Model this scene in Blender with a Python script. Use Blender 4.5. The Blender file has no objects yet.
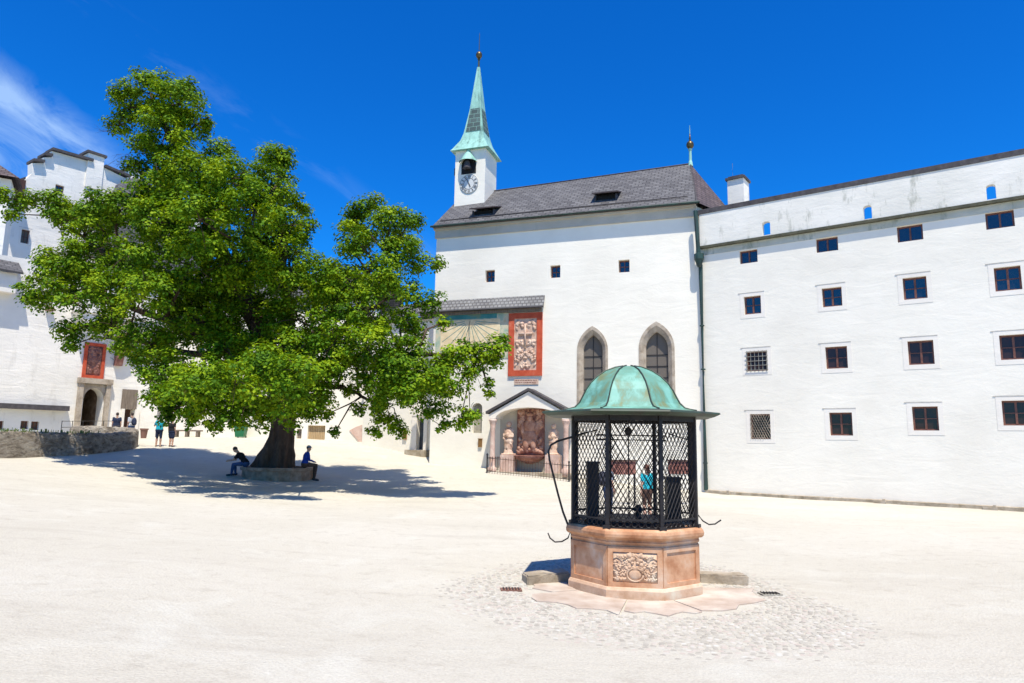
import bpy, bmesh, math, random
import numpy as np
from mathutils import Vector, Matrix
random.seed(7); rng = np.random.default_rng(7)
C = bpy.data.collections.new('courtyard'); bpy.context.scene.collection.children.link(C)
R = math.radians; PI = math.pi
EYE = 2.4
# ------------------------------------------------------------ camera
F_PX = 682.67; PITCH = R(8.37); ROLL = R(0.95)
fw = Vector((0, math.cos(PITCH), math.sin(PITCH))); r0 = Vector((1, 0, 0)); u0 = Vector((0, -math.sin(PITCH), math.cos(PITCH)))
rt = math.cos(ROLL)*r0 + math.sin(ROLL)*u0; up = -math.sin(ROLL)*r0 + math.cos(ROLL)*u0
CAM = Vector((0, 0, EYE))
def ray(px, py): return fw + rt*((px-512)/F_PX) - up*((py-341.5)/F_PX)
def at(px, py, Y):                      # survey helper: world point seen at a photo position, Y metres out
    d = ray(px, py); return CAM + d*(Y/d.y)
# ------------------------------------------------------------ object helpers
def link(o, parent=None):
    C.objects.link(o)
    if parent is not None: o.parent = parent
    return o
def tag(o, label=None, cat=None, group=None, kind=None):
    for k, v in (('label', label), ('category', cat), ('group', group), ('kind', kind)):
        if v: o[k] = v
    return o
def empty(name, loc, label=None, cat=None, group=None):
    o = bpy.data.objects.new(name, None); o.location = loc; o.empty_display_size = .3; link(o); tag(o, label, cat, group); return o
def obj(name, bm, mat, parent=None, smooth=False, origin=None):
    me = bpy.data.meshes.new(name)
    if isinstance(bm, bmesh.types.BMesh):
        bmesh.ops.recalc_face_normals(bm, faces=bm.faces[:]) if not getattr(bm, 'keep', False) and RECALC[0] else None
        bm.to_mesh(me); bm.free()
    for m in (mat if isinstance(mat, (list, tuple)) else [mat]): me.materials.append(m)
    o = bpy.data.objects.new(name, me); C.objects.link(o)
    if smooth:
        for p in me.polygons: p.use_smooth = True
    if parent is not None:
        o.parent = parent
        w = Vector((0, 0, 0)); q = parent
        while q is not None: w += q.location; q = q.parent
        me.transform(Matrix.Translation(-w))
    elif origin is not None:
        me.transform(Matrix.Translation(-Vector(origin))); o.location = origin
    return o
RECALC = [True]
def new(): return bmesh.new()
def quad(bm, pts): return bm.faces.new([bm.verts.new(p) for p in pts])
def add_hex(bm, p):        # p: 8 points, bottom 4 ccw then top 4
    v = [bm.verts.new(q) for q in p]
    for f in ((0,3,2,1),(4,5,6,7),(0,1,5,4),(1,2,6,5),(2,3,7,6),(3,0,4,7)): bm.faces.new([v[i] for i in f])
def add_box(bm, c, s, rz=0, M=None):
    x, y, z = s[0]/2, s[1]/2, s[2]/2
    m = Matrix.Translation(c) @ Matrix.Rotation(rz, 4, 'Z') if M is None else Matrix.Translation(c) @ M
    add_hex(bm, [m @ Vector(q) for q in ((-x,-y,-z),(x,-y,-z),(x,y,-z),(-x,y,-z),(-x,-y,z),(x,-y,z),(x,y,z),(-x,y,z))])
def frame_of(d):
    d = d.normalized(); a = Vector((0,0,1)) if abs(d.z) < .9 else Vector((1,0,0))
    x = d.cross(a).normalized(); return x, x.cross(d).normalized()
def add_tube(bm, pts, rad, n=8, cap=True):
    pts = [Vector(p) for p in pts]; rads = rad if isinstance(rad, (list, tuple)) else [rad]*len(pts)
    rings = []; px = None
    for i, p in enumerate(pts):
        d = (pts[min(i+1, len(pts)-1)] - pts[max(i-1, 0)])
        if d.length < 1e-6: d = Vector((0,0,1))
        x, y = frame_of(d)
        if px is not None:
            x = (px - d.normalized()*px.dot(d.normalized()))
            if x.length < 1e-4: x, y = frame_of(d)
            x.normalize(); y = d.normalized().cross(x)
        px = x
        rings.append([bm.verts.new(p + (x*math.cos(2*PI*k/n) + y*math.sin(2*PI*k/n))*rads[i]) for k in range(n)])
    for a, b in zip(rings, rings[1:]):
        for k in range(n): bm.faces.new((a[k], a[(k+1)%n], b[(k+1)%n], b[k]))
    if cap: bm.faces.new(rings[0][::-1]); bm.faces.new(rings[-1])
def add_ell(bm, c, r, n=12, M=None):
    g = bmesh.ops.create_uvsphere(bm, u_segments=n, v_segments=max(6, n*2//3), radius=1)
    m = Matrix.Translation(c) @ (M or Matrix.Identity(4)) @ Matrix.Diagonal((r[0], r[1], r[2], 1))
    bmesh.ops.transform(bm, matrix=m, verts=g['verts'])
def add_lathe(bm, c, prof, n=16, rot=0, smoothcap=False):   # prof [(r,z)]
    c = Vector(c); rings = []
    for r, z in prof:
        if r < 1e-5: rings.append([bm.verts.new(c + Vector((0,0,z)))])
        else: rings.append([bm.verts.new(c + Vector((r*math.cos(rot+2*PI*k/n), r*math.sin(rot+2*PI*k/n), z))) for k in range(n)])
    for a, b in zip(rings, rings[1:]):
        if len(a) == 1 and len(b) == 1: continue
        if len(a) == 1:
            for k in range(n): bm.faces.new((a[0], b[(k+1)%n], b[k]))
        elif len(b) == 1:
            for k in range(n): bm.faces.new((a[k], a[(k+1)%n], b[0]))
        else:
            for k in range(n): bm.faces.new((a[k], a[(k+1)%n], b[(k+1)%n], b[k]))
    if len(rings[0]) > 1: bm.faces.new(rings[0][::-1])
    if len(rings[-1]) > 1: bm.faces.new(rings[-1])
class Plane:
    def __init__(s, O, u, z0=0):
        s.O = Vector((O[0], O[1], 0)); s.u = Vector((u[0], u[1], 0)).normalized(); s.n = Vector((s.u.y, -s.u.x, 0))
    def P(s, a, z, off=0): return s.O + s.u*a + s.n*off + Vector((0,0,z))
    def uv(s, px, py, off=0):
        d = ray(px, py); o = s.O + s.n*off; t = (o - CAM).dot(s.n)/d.dot(s.n); p = CAM + d*t
        return (p - s.O).dot(s.u), p.z
    def Z(s, px, py, off=0): return s.uv(px, py, off)[1]
def pbox(bm, pl, s0, s1, z0, z1, o0, o1):
    add_hex(bm, [pl.P(s0,z0,o1), pl.P(s1,z0,o1), pl.P(s1,z0,o0), pl.P(s0,z0,o0), pl.P(s0,z1,o1), pl.P(s1,z1,o1), pl.P(s1,z1,o0), pl.P(s0,z1,o0)])
def pprism(bm, pl, pts, o0, o1):       # polygon (s,z) extruded between offsets
    a = [bm.verts.new(pl.P(x, z, o1)) for x, z in pts]; b = [bm.verts.new(pl.P(x, z, o0)) for x, z in pts]
    fa = bm.faces.new(a); fb = bm.faces.new(b[::-1]); n = len(pts)
    for i in range(n): bm.faces.new((a[i], b[i], b[(i+1)%n], a[(i+1)%n]))
    return fa
def wall_mesh(pl, outline, holes=(), reveal=.3, back=0, through=False, front=0.0):
    """plaster wall with openings: outline and holes are (s,z) loops"""
    bm = new(); edges = []
    def loop(pts, off):
        vs = [bm.verts.new(pl.P(x, z, off)) for x, z in pts]
        es = [bm.edges.new((vs[i], vs[(i+1)%len(vs)])) for i in range(len(vs))]; return vs, es
    ov, oe = loop(outline, front); edges += oe; hv = []
    for h in holes:
        v, e = loop(h, front); hv.append(v); edges += e
    bmesh.ops.triangle_fill(bm, edges=edges, use_beauty=True, use_dissolve=False)
    depth = back if through else reveal
    bvs = []
    for v, h in zip(hv, holes):
        b = [bm.verts.new(pl.P(x, z, front-depth)) for x, z in h]; bvs.append(b)
        for i in range(len(v)): bm.faces.new((v[i], v[(i+1)%len(v)], b[(i+1)%len(v)], b[i]))
    if back:
        b = [bm.verts.new(pl.P(x, z, front-back)) for x, z in outline]
        for i in range(len(ov)): bm.faces.new((ov[i], b[i], b[(i+1)%len(ov)], ov[(i+1)%len(ov)]))
        e2 = [bm.edges.get((b[i], b[(i+1)%len(b)])) for i in range(len(b))]
        if through:
            for bv in bvs: e2 += [bm.edges.get((bv[i], bv[(i+1)%len(bv)])) for i in range(len(bv))]
        bmesh.ops.triangle_fill(bm, edges=e2, use_beauty=True, use_dissolve=False)
    return bm
def rect(s0, s1, z0, z1): return [(s0,z0),(s1,z0),(s1,z1),(s0,z1)]
def pxrect(pl, x0, y0, x1, y1, off=0):
    cx, cy = (x0+x1)/2, (y0+y1)/2
    s0 = pl.uv(x0, cy, off)[0]; s1 = pl.uv(x1, cy, off)[0]; z1 = pl.Z(cx, y0, off); z0 = pl.Z(cx, y1, off)
    return min(s0,s1), max(s0,s1), z0, z1
def arch(s0, s1, z0, zs, zt, n=8, pointed=True):
    m = (s0+s1)/2; w = (s1-s0)/2; h = zt-zs; pts = [(s0,z0),(s1,z0)]
    right = []
    for k in range(n+1):
        t = k/n
        if pointed: a = t*PI/3; x = m + (2*w*math.cos(a) - w); z = zs + math.sin(a)/math.sin(PI/3)*h
        else: a = t*PI/2; x = m + w*math.cos(a); z = zs + h*math.sin(a)
        right.append((x, z))
    pts += right; pts += [(2*m-x, z) for x, z in right[-2::-1]]
    return pts
# ------------------------------------------------------------ materials
def mat(name, base=(.5,.5,.5), rough=.8, metal=0.0, spec=.5):
    m = bpy.data.materials.new(name); m.use_nodes = True; nt = m.node_tree; b = nt.nodes['Principled BSDF']
    b.inputs['Base Color'].default_value = (*base, 1); b.inputs['Roughness'].default_value = rough
    b.inputs['Metallic'].default_value = metal; b.inputs['Specular IOR Level'].default_value = spec
    return m, nt, b
def N(nt, t, **kw):
    n = nt.nodes.new(t)
    for k, v in kw.items():
        if k in n.inputs: n.inputs[k].default_value = v
        else: setattr(n, k, v)
    return n
def L(nt, a, b): nt.links.new(a, b)
def coords(nt, scale=(1,1,1), kind='Object'):
    tc = N(nt, 'ShaderNodeTexCoord'); mp = N(nt, 'ShaderNodeMapping'); mp.inputs['Scale'].default_value = scale
    L(nt, tc.outputs[kind], mp.inputs['Vector']); return mp.outputs['Vector']
def noise(nt, vec, scale, detail=5, rough=.55, dist=0):
    n = N(nt, 'ShaderNodeTexNoise'); n.inputs['Scale'].default_value = scale; n.inputs['Detail'].default_value = detail
    n.inputs['Roughness'].default_value = rough; n.inputs['Distortion'].default_value = dist
    if vec: L(nt, vec, n.inputs['Vector'])
    return n.outputs['Fac']
def ramp(nt, fac, stops):
    r = N(nt, 'ShaderNodeValToRGB'); e = r.color_ramp.elements
    e[0].position, e[1].position = stops[0][0], stops[-1][0]
    e[0].color = (*stops[0][1], 1); e[1].color = (*stops[-1][1], 1)
    for p, c in stops[1:-1]:
        x = e.new(p); x.color = (*c, 1)
    L(nt, fac, r.inputs['Fac']); return r.outputs['Color']
def mix(nt, fac, a, b, mode='MIX'):
    m = N(nt, 'ShaderNodeMix'); m.data_type = 'RGBA'; m.blend_type = mode
    if isinstance(fac, (int, float)): m.inputs[0].default_value = fac
    else: L(nt, fac, m.inputs[0])
    for i, v in ((6, a), (7, b)):
        if isinstance(v, tuple): m.inputs[i].default_value = (*v, 1)
        else: L(nt, v, m.inputs[i])
    return m.outputs[2]
def math_n(nt, op, a, b=None):
    m = N(nt, 'ShaderNodeMath'); m.operation = op
    for i, v in ((0, a), (1, b)):
        if v is None: continue
        if isinstance(v, (int, float)): m.inputs[i].default_value = v
        else: L(nt, v, m.inputs[i])
    return m.outputs[0]
def bump(nt, b, h, strength=.5, dist=.02):
    n = N(nt, 'ShaderNodeBump'); n.inputs['Strength'].default_value = strength; n.inputs['Distance'].default_value = dist
    L(nt, h, n.inputs['Height']); L(nt, n.outputs['Normal'], b.inputs['Normal']); return n
def rocky(name, stops, scale=3, rough=.85, bs=.6, bd=.03, fine=25, stretch=(1,1,1), spec=.3):
    m, nt, b = mat(name, rough=rough, spec=spec); v = coords(nt, stretch); n1 = noise(nt, v, scale, 7, .62)
    L(nt, ramp(nt, n1, stops), b.inputs['Base Color'])
    n2 = noise(nt, v, fine, 4); h = math_n(nt, 'ADD', n1, math_n(nt, 'MULTIPLY', n2, .5)); bump(nt, b, h, bs, bd); return m
def plaster(name, c, dark, stain=(.33,.35,.30), stain_amt=.0, bs=.9, bd=.08):
    m, nt, b = mat(name, rough=.92, spec=.15); v = coords(nt, (1,1,1)); vs = coords(nt, (.5,.5,1.5))
    n1 = noise(nt, v, .35, 6, .6); n2 = noise(nt, vs, 1.1, 7, .6, .6); n3 = noise(nt, v, 9, 4)
    col = ramp(nt, n1, [(.3, dark), (.6, c)])
    col = mix(nt, math_n(nt, 'MULTIPLY', math_n(nt, 'GREATER_THAN', n2, .62), .10), col, tuple(x*.82 for x in c))
    if stain_amt:
        vv = coords(nt, (1.2,1.2,.35)); n4 = noise(nt, vv, 1.3, 8, .7)
        f = math_n(nt, 'MULTIPLY', ramp(nt, n4, [(.56, (0,0,0)), (.72, (1,1,1))]), stain_amt); col = mix(nt, f, col, stain)
    L(nt, col, b.inputs['Base Color'])
    h = math_n(nt, 'ADD', math_n(nt, 'MULTIPLY', n2, 1.0), math_n(nt, 'MULTIPLY', n3, .18)); bump(nt, b, h, bs, bd); return m
M = {}
M['plaster'] = plaster('white_plaster', (.85,.80,.685), (.775,.725,.615), bs=.42, bd=.05)
M['plaster_old'] = plaster('stained_plaster', (.82,.78,.69), (.70,.67,.58), stain=(.22,.23,.17), stain_amt=.85, bs=.5, bd=.06)
M['plaster_left'] = plaster('old_rough_plaster', (.84,.80,.72), (.74,.70,.62), stain=(.45,.41,.34), stain_amt=.4, bs=.6, bd=.07)
M['plaster_blue'] = plaster('pale_cool_plaster', (.62,.64,.66), (.58,.60,.62))
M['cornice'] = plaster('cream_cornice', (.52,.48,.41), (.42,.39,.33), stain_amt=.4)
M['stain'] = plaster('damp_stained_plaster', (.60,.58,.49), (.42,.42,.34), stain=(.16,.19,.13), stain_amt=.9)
M['surround'] = plaster('cream_window_plaster', (.82,.765,.67), (.78,.72,.62), bd=.02)
M['sandstone'] = rocky('warm_grey_sandstone', [(.3,(.24,.19,.14)),(.5,(.40,.33,.25)),(.7,(.50,.43,.34))], 2.5)
M['brownstone'] = rocky('brown_portal_stone', [(.3,(.13,.09,.06)),(.5,(.24,.17,.12)),(.7,(.36,.28,.21))], 2.5)
M['ringstone'] = rocky('warm_brown_ring_stone', [(.3,(.20,.12,.07)),(.5,(.34,.22,.145)),(.7,(.46,.33,.24))], 3)
M['greystone'] = rocky('weathered_grey_stone', [(.3,(.16,.15,.125)),(.5,(.29,.27,.22)),(.7,(.40,.38,.32))], 2.5)
M['pinkstone'] = rocky('pale_pink_marble', [(.3,(.42,.27,.21)),(.5,(.60,.42,.34)),(.72,(.70,.56,.47))], 2.2, rough=.6)
M['figure'] = rocky('carved_red_marble', [(.3,(.26,.11,.07)),(.5,(.42,.22,.15)),(.72,(.58,.38,.29))], 3, rough=.7)
M['relief'] = rocky('carved_pale_marble', [(.3,(.42,.25,.17)),(.5,(.60,.42,.31)),(.72,(.72,.57,.45))], 3, rough=.7)
M['redmarble'] = rocky('dark_red_marble', [(.3,(.13,.05,.04)),(.5,(.24,.10,.075)),(.72,(.40,.22,.17))], 3, rough=.5)
M['wellstone'] = rocky('salmon_marble', [(.28,(.30,.115,.045)),(.42,(.47,.225,.11)),(.55,(.60,.34,.19)),(.75,(.70,.53,.38))], 2.4, rough=.6, bs=.4, bd=.015)
M['wellpale'] = rocky('worn_pale_marble', [(.3,(.42,.24,.13)),(.5,(.60,.41,.27)),(.72,(.66,.58,.44))], 2.6, rough=.7, bs=.4, bd=.015)
M['slab'] = rocky('worn_pink_paving', [(.3,(.36,.27,.20)),(.5,(.48,.395,.32)),(.66,(.56,.52,.43))], 1.6, rough=.8, bs=.4, bd=.02)
M['kerb'] = rocky('grey_kerb_stone', [(.3,(.22,.18,.12)),(.5,(.36,.30,.22)),(.7,(.48,.42,.33))], 3)
M['iron'] = rocky('black_iron', [(.3,(.012,.011,.012)),(.7,(.035,.028,.026))], 6, rough=.5, bd=.003)
M['darkwood'] = rocky('dark_brown_wood', [(.3,(.05,.022,.014)),(.7,(.12,.055,.035))], 5, rough=.6, stretch=(1,1,.3), bd=.004)
M['frame'] = rocky('red_brown_painted_wood', [(.3,(.11,.04,.028)),(.7,(.20,.09,.065))], 6, rough=.5, bd=.003)
M['tanwood'] = rocky('tan_weathered_wood', [(.3,(.38,.25,.12)),(.7,(.52,.38,.22))], 4, stretch=(4,4,.4), bd=.008)
M['greywood'] = rocky('grey_weathered_wood', [(.3,(.13,.10,.075)),(.7,(.26,.21,.16))], 4, stretch=(4,4,.4), bd=.008)
M['redpaint'] = rocky('red_orange_paint', [(.3,(.42,.055,.022)),(.6,(.55,.10,.045)),(.75,(.60,.18,.10))], 3, bd=.004)
M['gold'] = mat('gilded_metal', (.45,.30,.07), .35, .9)[0]
M['bronze'] = mat('bronze_box', (.28,.15,.05), .5, .4)[0]; M['ballmetal'] = mat('dull_gilt_metal', (.12,.085,.035), .4, .7)[0]
M['terracotta'] = mat('brown_terracotta', (.20,.10,.07), .8)[0]
M['greenpaint'] = mat('green_plastic', (.01,.14,.05), .45)[0]
M['black'] = mat('black_opening', (.008,.008,.009), .9)[0]
M['dial'] = mat('pale_clock_face', (.62,.62,.58), .7)[0]
M['ink'] = mat('dark_clock_paint', (.05,.045,.04), .7)[0]
M['ochre'] = rocky('faded_ochre_fresco', [(.3,(.62,.47,.26)),(.6,(.80,.66,.42))], 2.5, bd=.004)
M['teal'] = rocky('faded_teal_fresco', [(.3,(.14,.27,.22)),(.45,(.34,.44,.33)),(.55,(.60,.54,.38)),(.75,(.45,.33,.16))], 1.6, bd=.004)
M['tealdark'] = rocky('teal_fresco_band', [(.3,(.03,.16,.17)),(.55,(.06,.25,.24)),(.75,(.26,.26,.12))], 1.3, bd=.004)
# bell metal & copper
def copper(name, a, b_, c, streak=(1,1,.25), sc=3.0):
    m, nt, b = mat(name, rough=.55, spec=.4); v = coords(nt, streak); v2 = coords(nt)
    n1 = noise(nt, v, sc, 8, .65, .4); n2 = noise(nt, v2, 1.4, 6, .6)
    col = ramp(nt, n1, [(.36, c), (.47, b_), (.58, a)]); col = mix(nt, ramp(nt, n2, [(.5,(0,0,0)),(.66,(1,1,1))]), col, b_)
    L(nt, col, b.inputs['Base Color']); bump(nt, b, n1, .25, .01); return m
M['copper'] = copper('green_copper_patina', (.19,.42,.33), (.13,.29,.21), (.17,.20,.09), (1.6,1.6,.5), 2.6)
M['copperlight'] = copper('light_copper_patina', (.30,.55,.46), (.24,.45,.37), (.12,.24,.20))
M['copperdark'] = copper('dark_copper_edge', (.035,.06,.036), (.035,.048,.032), (.04,.04,.03))
M['pipe'] = copper('painted_green_pipe', (.025,.065,.055), (.02,.045,.038), (.035,.035,.03))
def slate(name, c1, c2, mortar, w=.35, h=.16):
    m, nt, b = mat(name, rough=.75, spec=.3); br = N(nt, 'ShaderNodeTexBrick')
    uv = N(nt, 'ShaderNodeUVMap'); L(nt, uv.outputs[0], br.inputs['Vector'])
    br.inputs['Color1'].default_value = (*c1,1); br.inputs['Color2'].default_value = (*c2,1); br.inputs['Mortar'].default_value = (*mortar,1)
    br.inputs['Scale'].default_value = 1; br.inputs['Mortar Size'].default_value = .03; br.inputs['Mortar Smooth'].default_value = .3
    br.inputs['Brick Width'].default_value = w; br.inputs['Row Height'].default_value = h; br.inputs['Bias'].default_value = 0
    n1 = noise(nt, coords(nt), .8, 8, .7); col = mix(nt, .35, br.outputs['Color'], ramp(nt, n1, [(.35,tuple(x*.7 for x in c1)),(.65,c2)]))
    L(nt, col, b.inputs['Base Color']); bump(nt, b, br.outputs['Fac'], .9, -.03); return m
M['slate'] = slate('grey_slate_tiles', (.080,.076,.078), (.172,.166,.164), (.036,.034,.034), .42, .25)
M['slatebrown'] = slate('brown_slate_tiles', (.075,.055,.055), (.16,.12,.115), (.03,.022,.022), .42, .25)
M['spirepanel'] = slate('dark_tarnished_copper', (.045,.07,.07), (.10,.15,.14), (.18,.33,.28), .5, .33); M['shingle'] = slate('light_grey_shingles', (.22,.21,.20), (.34,.33,.31), (.09,.085,.08), .25, .2)
M['coping'] = rocky('dark_roof_edge', [(.3,(.045,.04,.042)),(.7,(.10,.09,.09))], 4, bd=.01)
# glass
def glass(name, c, ior, rough=.06):
    m, nt, b = mat(name, c, rough); b.inputs['IOR'].default_value = ior
    n = noise(nt, coords(nt), 2.2, 3); bump(nt, b, n, .25, .02); return m
M['glass'] = glass('blue_reflecting_glass', (.010,.013,.022), 1.85)
M['glasslow'] = glass('dim_window_glass', (.035,.018,.016), 1.4); M['glassdark'] = glass('dark_leaded_glass', (.15,.13,.11), 1.2, .9)
# ground
def ground_mat():
    m, nt, b = mat('pale_gravel_sand', rough=.95, spec=.1); v = coords(nt)
    n1 = noise(nt, v, .12, 6, .6, .5); n2 = noise(nt, v, 1.1, 8, .65); n3 = noise(nt, v, 38, 4, .7)
    vo = N(nt, 'ShaderNodeTexVoronoi'); vo.inputs['Scale'].default_value = 26; L(nt, v, vo.inputs['Vector'])
    col = ramp(nt, n1, [(.3,(.52,.485,.395)),(.5,(.555,.52,.43)),(.68,(.59,.56,.475))])
    tr_ = noise(nt, coords(nt, (.16,.9,1)), 1.0, 8, .65, .8); col = mix(nt, ramp(nt, tr_, [(.52,(0,0,0)),(.68,(.35,.35,.35))]), col, (.42,.38,.31))
    sp_ = noise(nt, v, 3.2, 9, .75, .3); col = mix(nt, ramp(nt, sp_, [(.53,(0,0,0)),(.68,(.5,.5,.5))]), col, (.38,.34,.27))
    lt_ = noise(nt, v, .45, 8, .7, 1.0); col = mix(nt, ramp(nt, lt_, [(.52,(0,0,0)),(.66,(.6,.6,.6))]), col, (.61,.59,.505))
    col = mix(nt, ramp(nt, n3, [(.35,(.35,.35,.35)),(.56,(0,0,0))]), col, (.34,.30,.24))
    L(nt, col, b.inputs['Base Color'])
    h = math_n(nt, 'ADD', math_n(nt, 'MULTIPLY', n3, .5), math_n(nt, 'ADD', math_n(nt, 'MULTIPLY', math_n(nt,'ADD',n2,sp_), 1.0), math_n(nt, 'MULTIPLY', vo.outputs['Distance'], .3)))
    bump(nt, b, h, .6, .05); return m
M['ground'] = ground_mat()
def rubble_mat():
    m, nt, b = mat('rough_rubble_stone', rough=.95, spec=.1); v = coords(nt, (1,1,1.8))
    n1 = noise(nt, v, 1.3, 9, .72, .5); col = ramp(nt, n1, [(.32,(.15,.12,.09)),(.45,(.34,.29,.23)),(.58,(.50,.44,.36)),(.7,(.62,.57,.50))])
    n3 = noise(nt, coords(nt, (2,2,5)), 1.5, 8, .7); col = mix(nt, ramp(nt, n3, [(.35,(.75,.75,.75)),(.5,(0,0,0))]), col, (.10,.08,.06))
    L(nt, col, b.inputs['Base Color']); h = math_n(nt, 'ADD', n3, n1); bump(nt, b, h, 1, .3); return m
M['rubble'] = rubble_mat()
def cobble_mat():
    m, nt, b = mat('cobble_stone', rough=.85, spec=.2); g = N(nt, 'ShaderNodeNewGeometry')
    col = ramp(nt, g.outputs['Random Per Island'], [(0,(.33,.30,.25)),(.35,(.43,.40,.335)),(.6,(.49,.465,.39)),(.8,(.46,.39,.33)),(1,(.53,.515,.45))])
    L(nt, col, b.inputs['Base Color']); bump(nt, b, noise(nt, coords(nt), 40, 3), .4, .01); return m
M['cobble'] = cobble_mat()
def leaf_mat(name, stops, tr):
    m, nt, b = mat(name, rough=.6, spec=.12); g = N(nt, 'ShaderNodeNewGeometry')
    n1 = noise(nt, coords(nt), .8, 4, .6)
    f = math_n(nt, 'ADD', math_n(nt, 'MULTIPLY', g.outputs['Random Per Island'], .45), math_n(nt, 'MULTIPLY', math_n(nt,'SUBTRACT',n1,.32), 1.7))
    col = ramp(nt, f, stops); L(nt, col, b.inputs['Base Color'])
    t = N(nt, 'ShaderNodeBsdfTranslucent'); L(nt, mix(nt, 1.0, col, tr, 'MULTIPLY'), t.inputs['Color'])
    ms = N(nt, 'ShaderNodeMixShader'); ms.inputs[0].default_value = .22
    L(nt, b.outputs[0], ms.inputs[1]); L(nt, t.outputs[0], ms.inputs[2]); L(nt, ms.outputs[0], nt.nodes['Material Output'].inputs['Surface']); return m
M['leaf'] = leaf_mat('linden_leaves', [(.15,(.035,.095,.004)),(.46,(.095,.20,.006)),(.9,(.29,.385,.008))], (1.5,1.35,.4))
M['bark'] = rocky('dark_linden_bark', [(.3,(.045,.028,.018)),(.6,(.10,.065,.045)),(.75,(.16,.115,.085))], 5, stretch=(1,1,.3), bs=1, bd=.1, fine=14)
M['grass'] = mat('dry_grass', (.10,.14,.03), .9)[0]
def cloth(name, c): return rocky('cloth_'+name, [(.3, tuple(x*.75 for x in c)), (.7, c)], 9, rough=.9, bs=.3, bd=.01)
SKIN = mat('skin', (.52,.30,.20), .6)[0]; HAIRM = mat('dark_hair', (.03,.018,.012), .7)[0]
SHOE = mat('dark_shoes', (.03,.028,.028), .6)[0]
# ------------------------------------------------------------ ground
ctrl = [(0,0,.75),(2.2,12,0),(2.2,9,.02),(5.5,12,0),(-1.5,12,.1),(4.5,23,.1),(9.8,35.6,.03),(20.9,27.9,.0),(16,31,0),(0,38.9,.85),(-4.6,40.3,1.05),(-6.5,45,1.63),
        (-10.3,46.8,2.08),(-11.4,33,.56),(-20.6,40,1.87),(-19,50,2.42),(-22.5,30,1.35),(-21,38,1.65),(-28,45,2.1),(-10,8,.75),(10,5,.55),
        (-20,15,1.05),(30,15,.3),(0,-20,1.0),(-35,20,1.3),(-45,60,2.4),(20,60,1),(45,45,.3),(-30,-20,1.2),(30,-20,1)]
cp = np.array(ctrl)
def tps(d): return np.where(d > 1e-9, d*d*np.log(d+1e-12), 0)
n_ = len(cp); K = tps(np.linalg.norm(cp[:,None,:2]-cp[None,:,:2], axis=2)) + np.eye(n_)*2.0
Pm = np.hstack([np.ones((n_,1)), cp[:,:2]]); A_ = np.block([[K, Pm],[Pm.T, np.zeros((3,3))]])
W_ = np.linalg.solve(A_, np.concatenate([cp[:,2], np.zeros(3)]))
def gz_arr(X, Y):
    X = np.atleast_1d(np.asarray(X, float)); Y = np.atleast_1d(np.asarray(Y, float))
    d = np.sqrt((X[:,None]-cp[None,:,0])**2 + (Y[:,None]-cp[None,:,1])**2)
    z = tps(d) @ W_[:n_] + W_[n_] + W_[n_+1]*X + W_[n_+2]*Y
    far = np.clip((np.sqrt(X*X+(Y-20)**2)-48)/25, 0, 1); far = far*far*(3-2*far)
    return z*(1-far) + .8*far
def gz(x, y): return float(gz_arr(x, y)[0])
def gp(px, py):
    d = ray(px, py); t = 3.0
    while t < 90:
        p = CAM + d*t
        if p.z < gz(p.x, p.y): break
        t += .05
    return Vector((p.x, p.y, gz(p.x, p.y)))
ax = np.concatenate([[-420,-250,-150,-100,-75], np.arange(-60,60.1,.6), [75,100,150,250,420]])
ay = np.concatenate([[-400,-200,-100,-50], np.arange(-24,70.1,.6), [85,110,150,250,420]])
gx, gy = np.meshgrid(ax, ay); gzv = gz_arr(gx.ravel(), gy.ravel()); nx, ny = len(ax), len(ay)
gzv = gzv + .02*np.sin(gx.ravel()*1.3+gy.ravel()*.7)*np.cos(gy.ravel()*.9-gx.ravel()*.4)*((np.abs(gx.ravel()-2.2)>4.5)|(np.abs(gy.ravel()-11.5)>5))
me = bpy.data.meshes.new('ground'); vs = np.column_stack([gx.ravel(), gy.ravel(), gzv])
fc = [(j*nx+i, j*nx+i+1, (j+1)*nx+i+1, (j+1)*nx+i) for j in range(ny-1) for i in range(nx-1)]
me.from_pydata(vs.tolist(), [], fc); me.materials.append(M['ground'])
for p in me.polygons: p.use_smooth = True
g_o = link(bpy.data.objects.new('ground', me)); tag(g_o, kind='structure')
# ------------------------------------------------------------ wall planes
A = Vector((9.8, 35.6))
CH = Plane(A, (.947,-.322)); RB = Plane(A, (.809,-.588)); LF = Plane((-28.5,45), (.58,.81))
def uvquad(bm, pts, uvs):
    f = quad(bm, pts); l = bm.loops.layers.uv.verify()
    for lp, uv in zip(f.loops, uvs): lp[l].uv = uv
    return f
def roofpoly(bm, pts):          # planar roof face, uv along eave (pts[0]->pts[1]) and up the slope, metres
    pts = [Vector(p) for p in pts]; u = (pts[1]-pts[0]).normalized(); nn = u.cross(pts[2]-pts[1]).normalized(); v = nn.cross(u)
    return uvquad(bm, pts, [((p-pts[0]).dot(u), (p-pts[0]).dot(v)) for p in pts])
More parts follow.
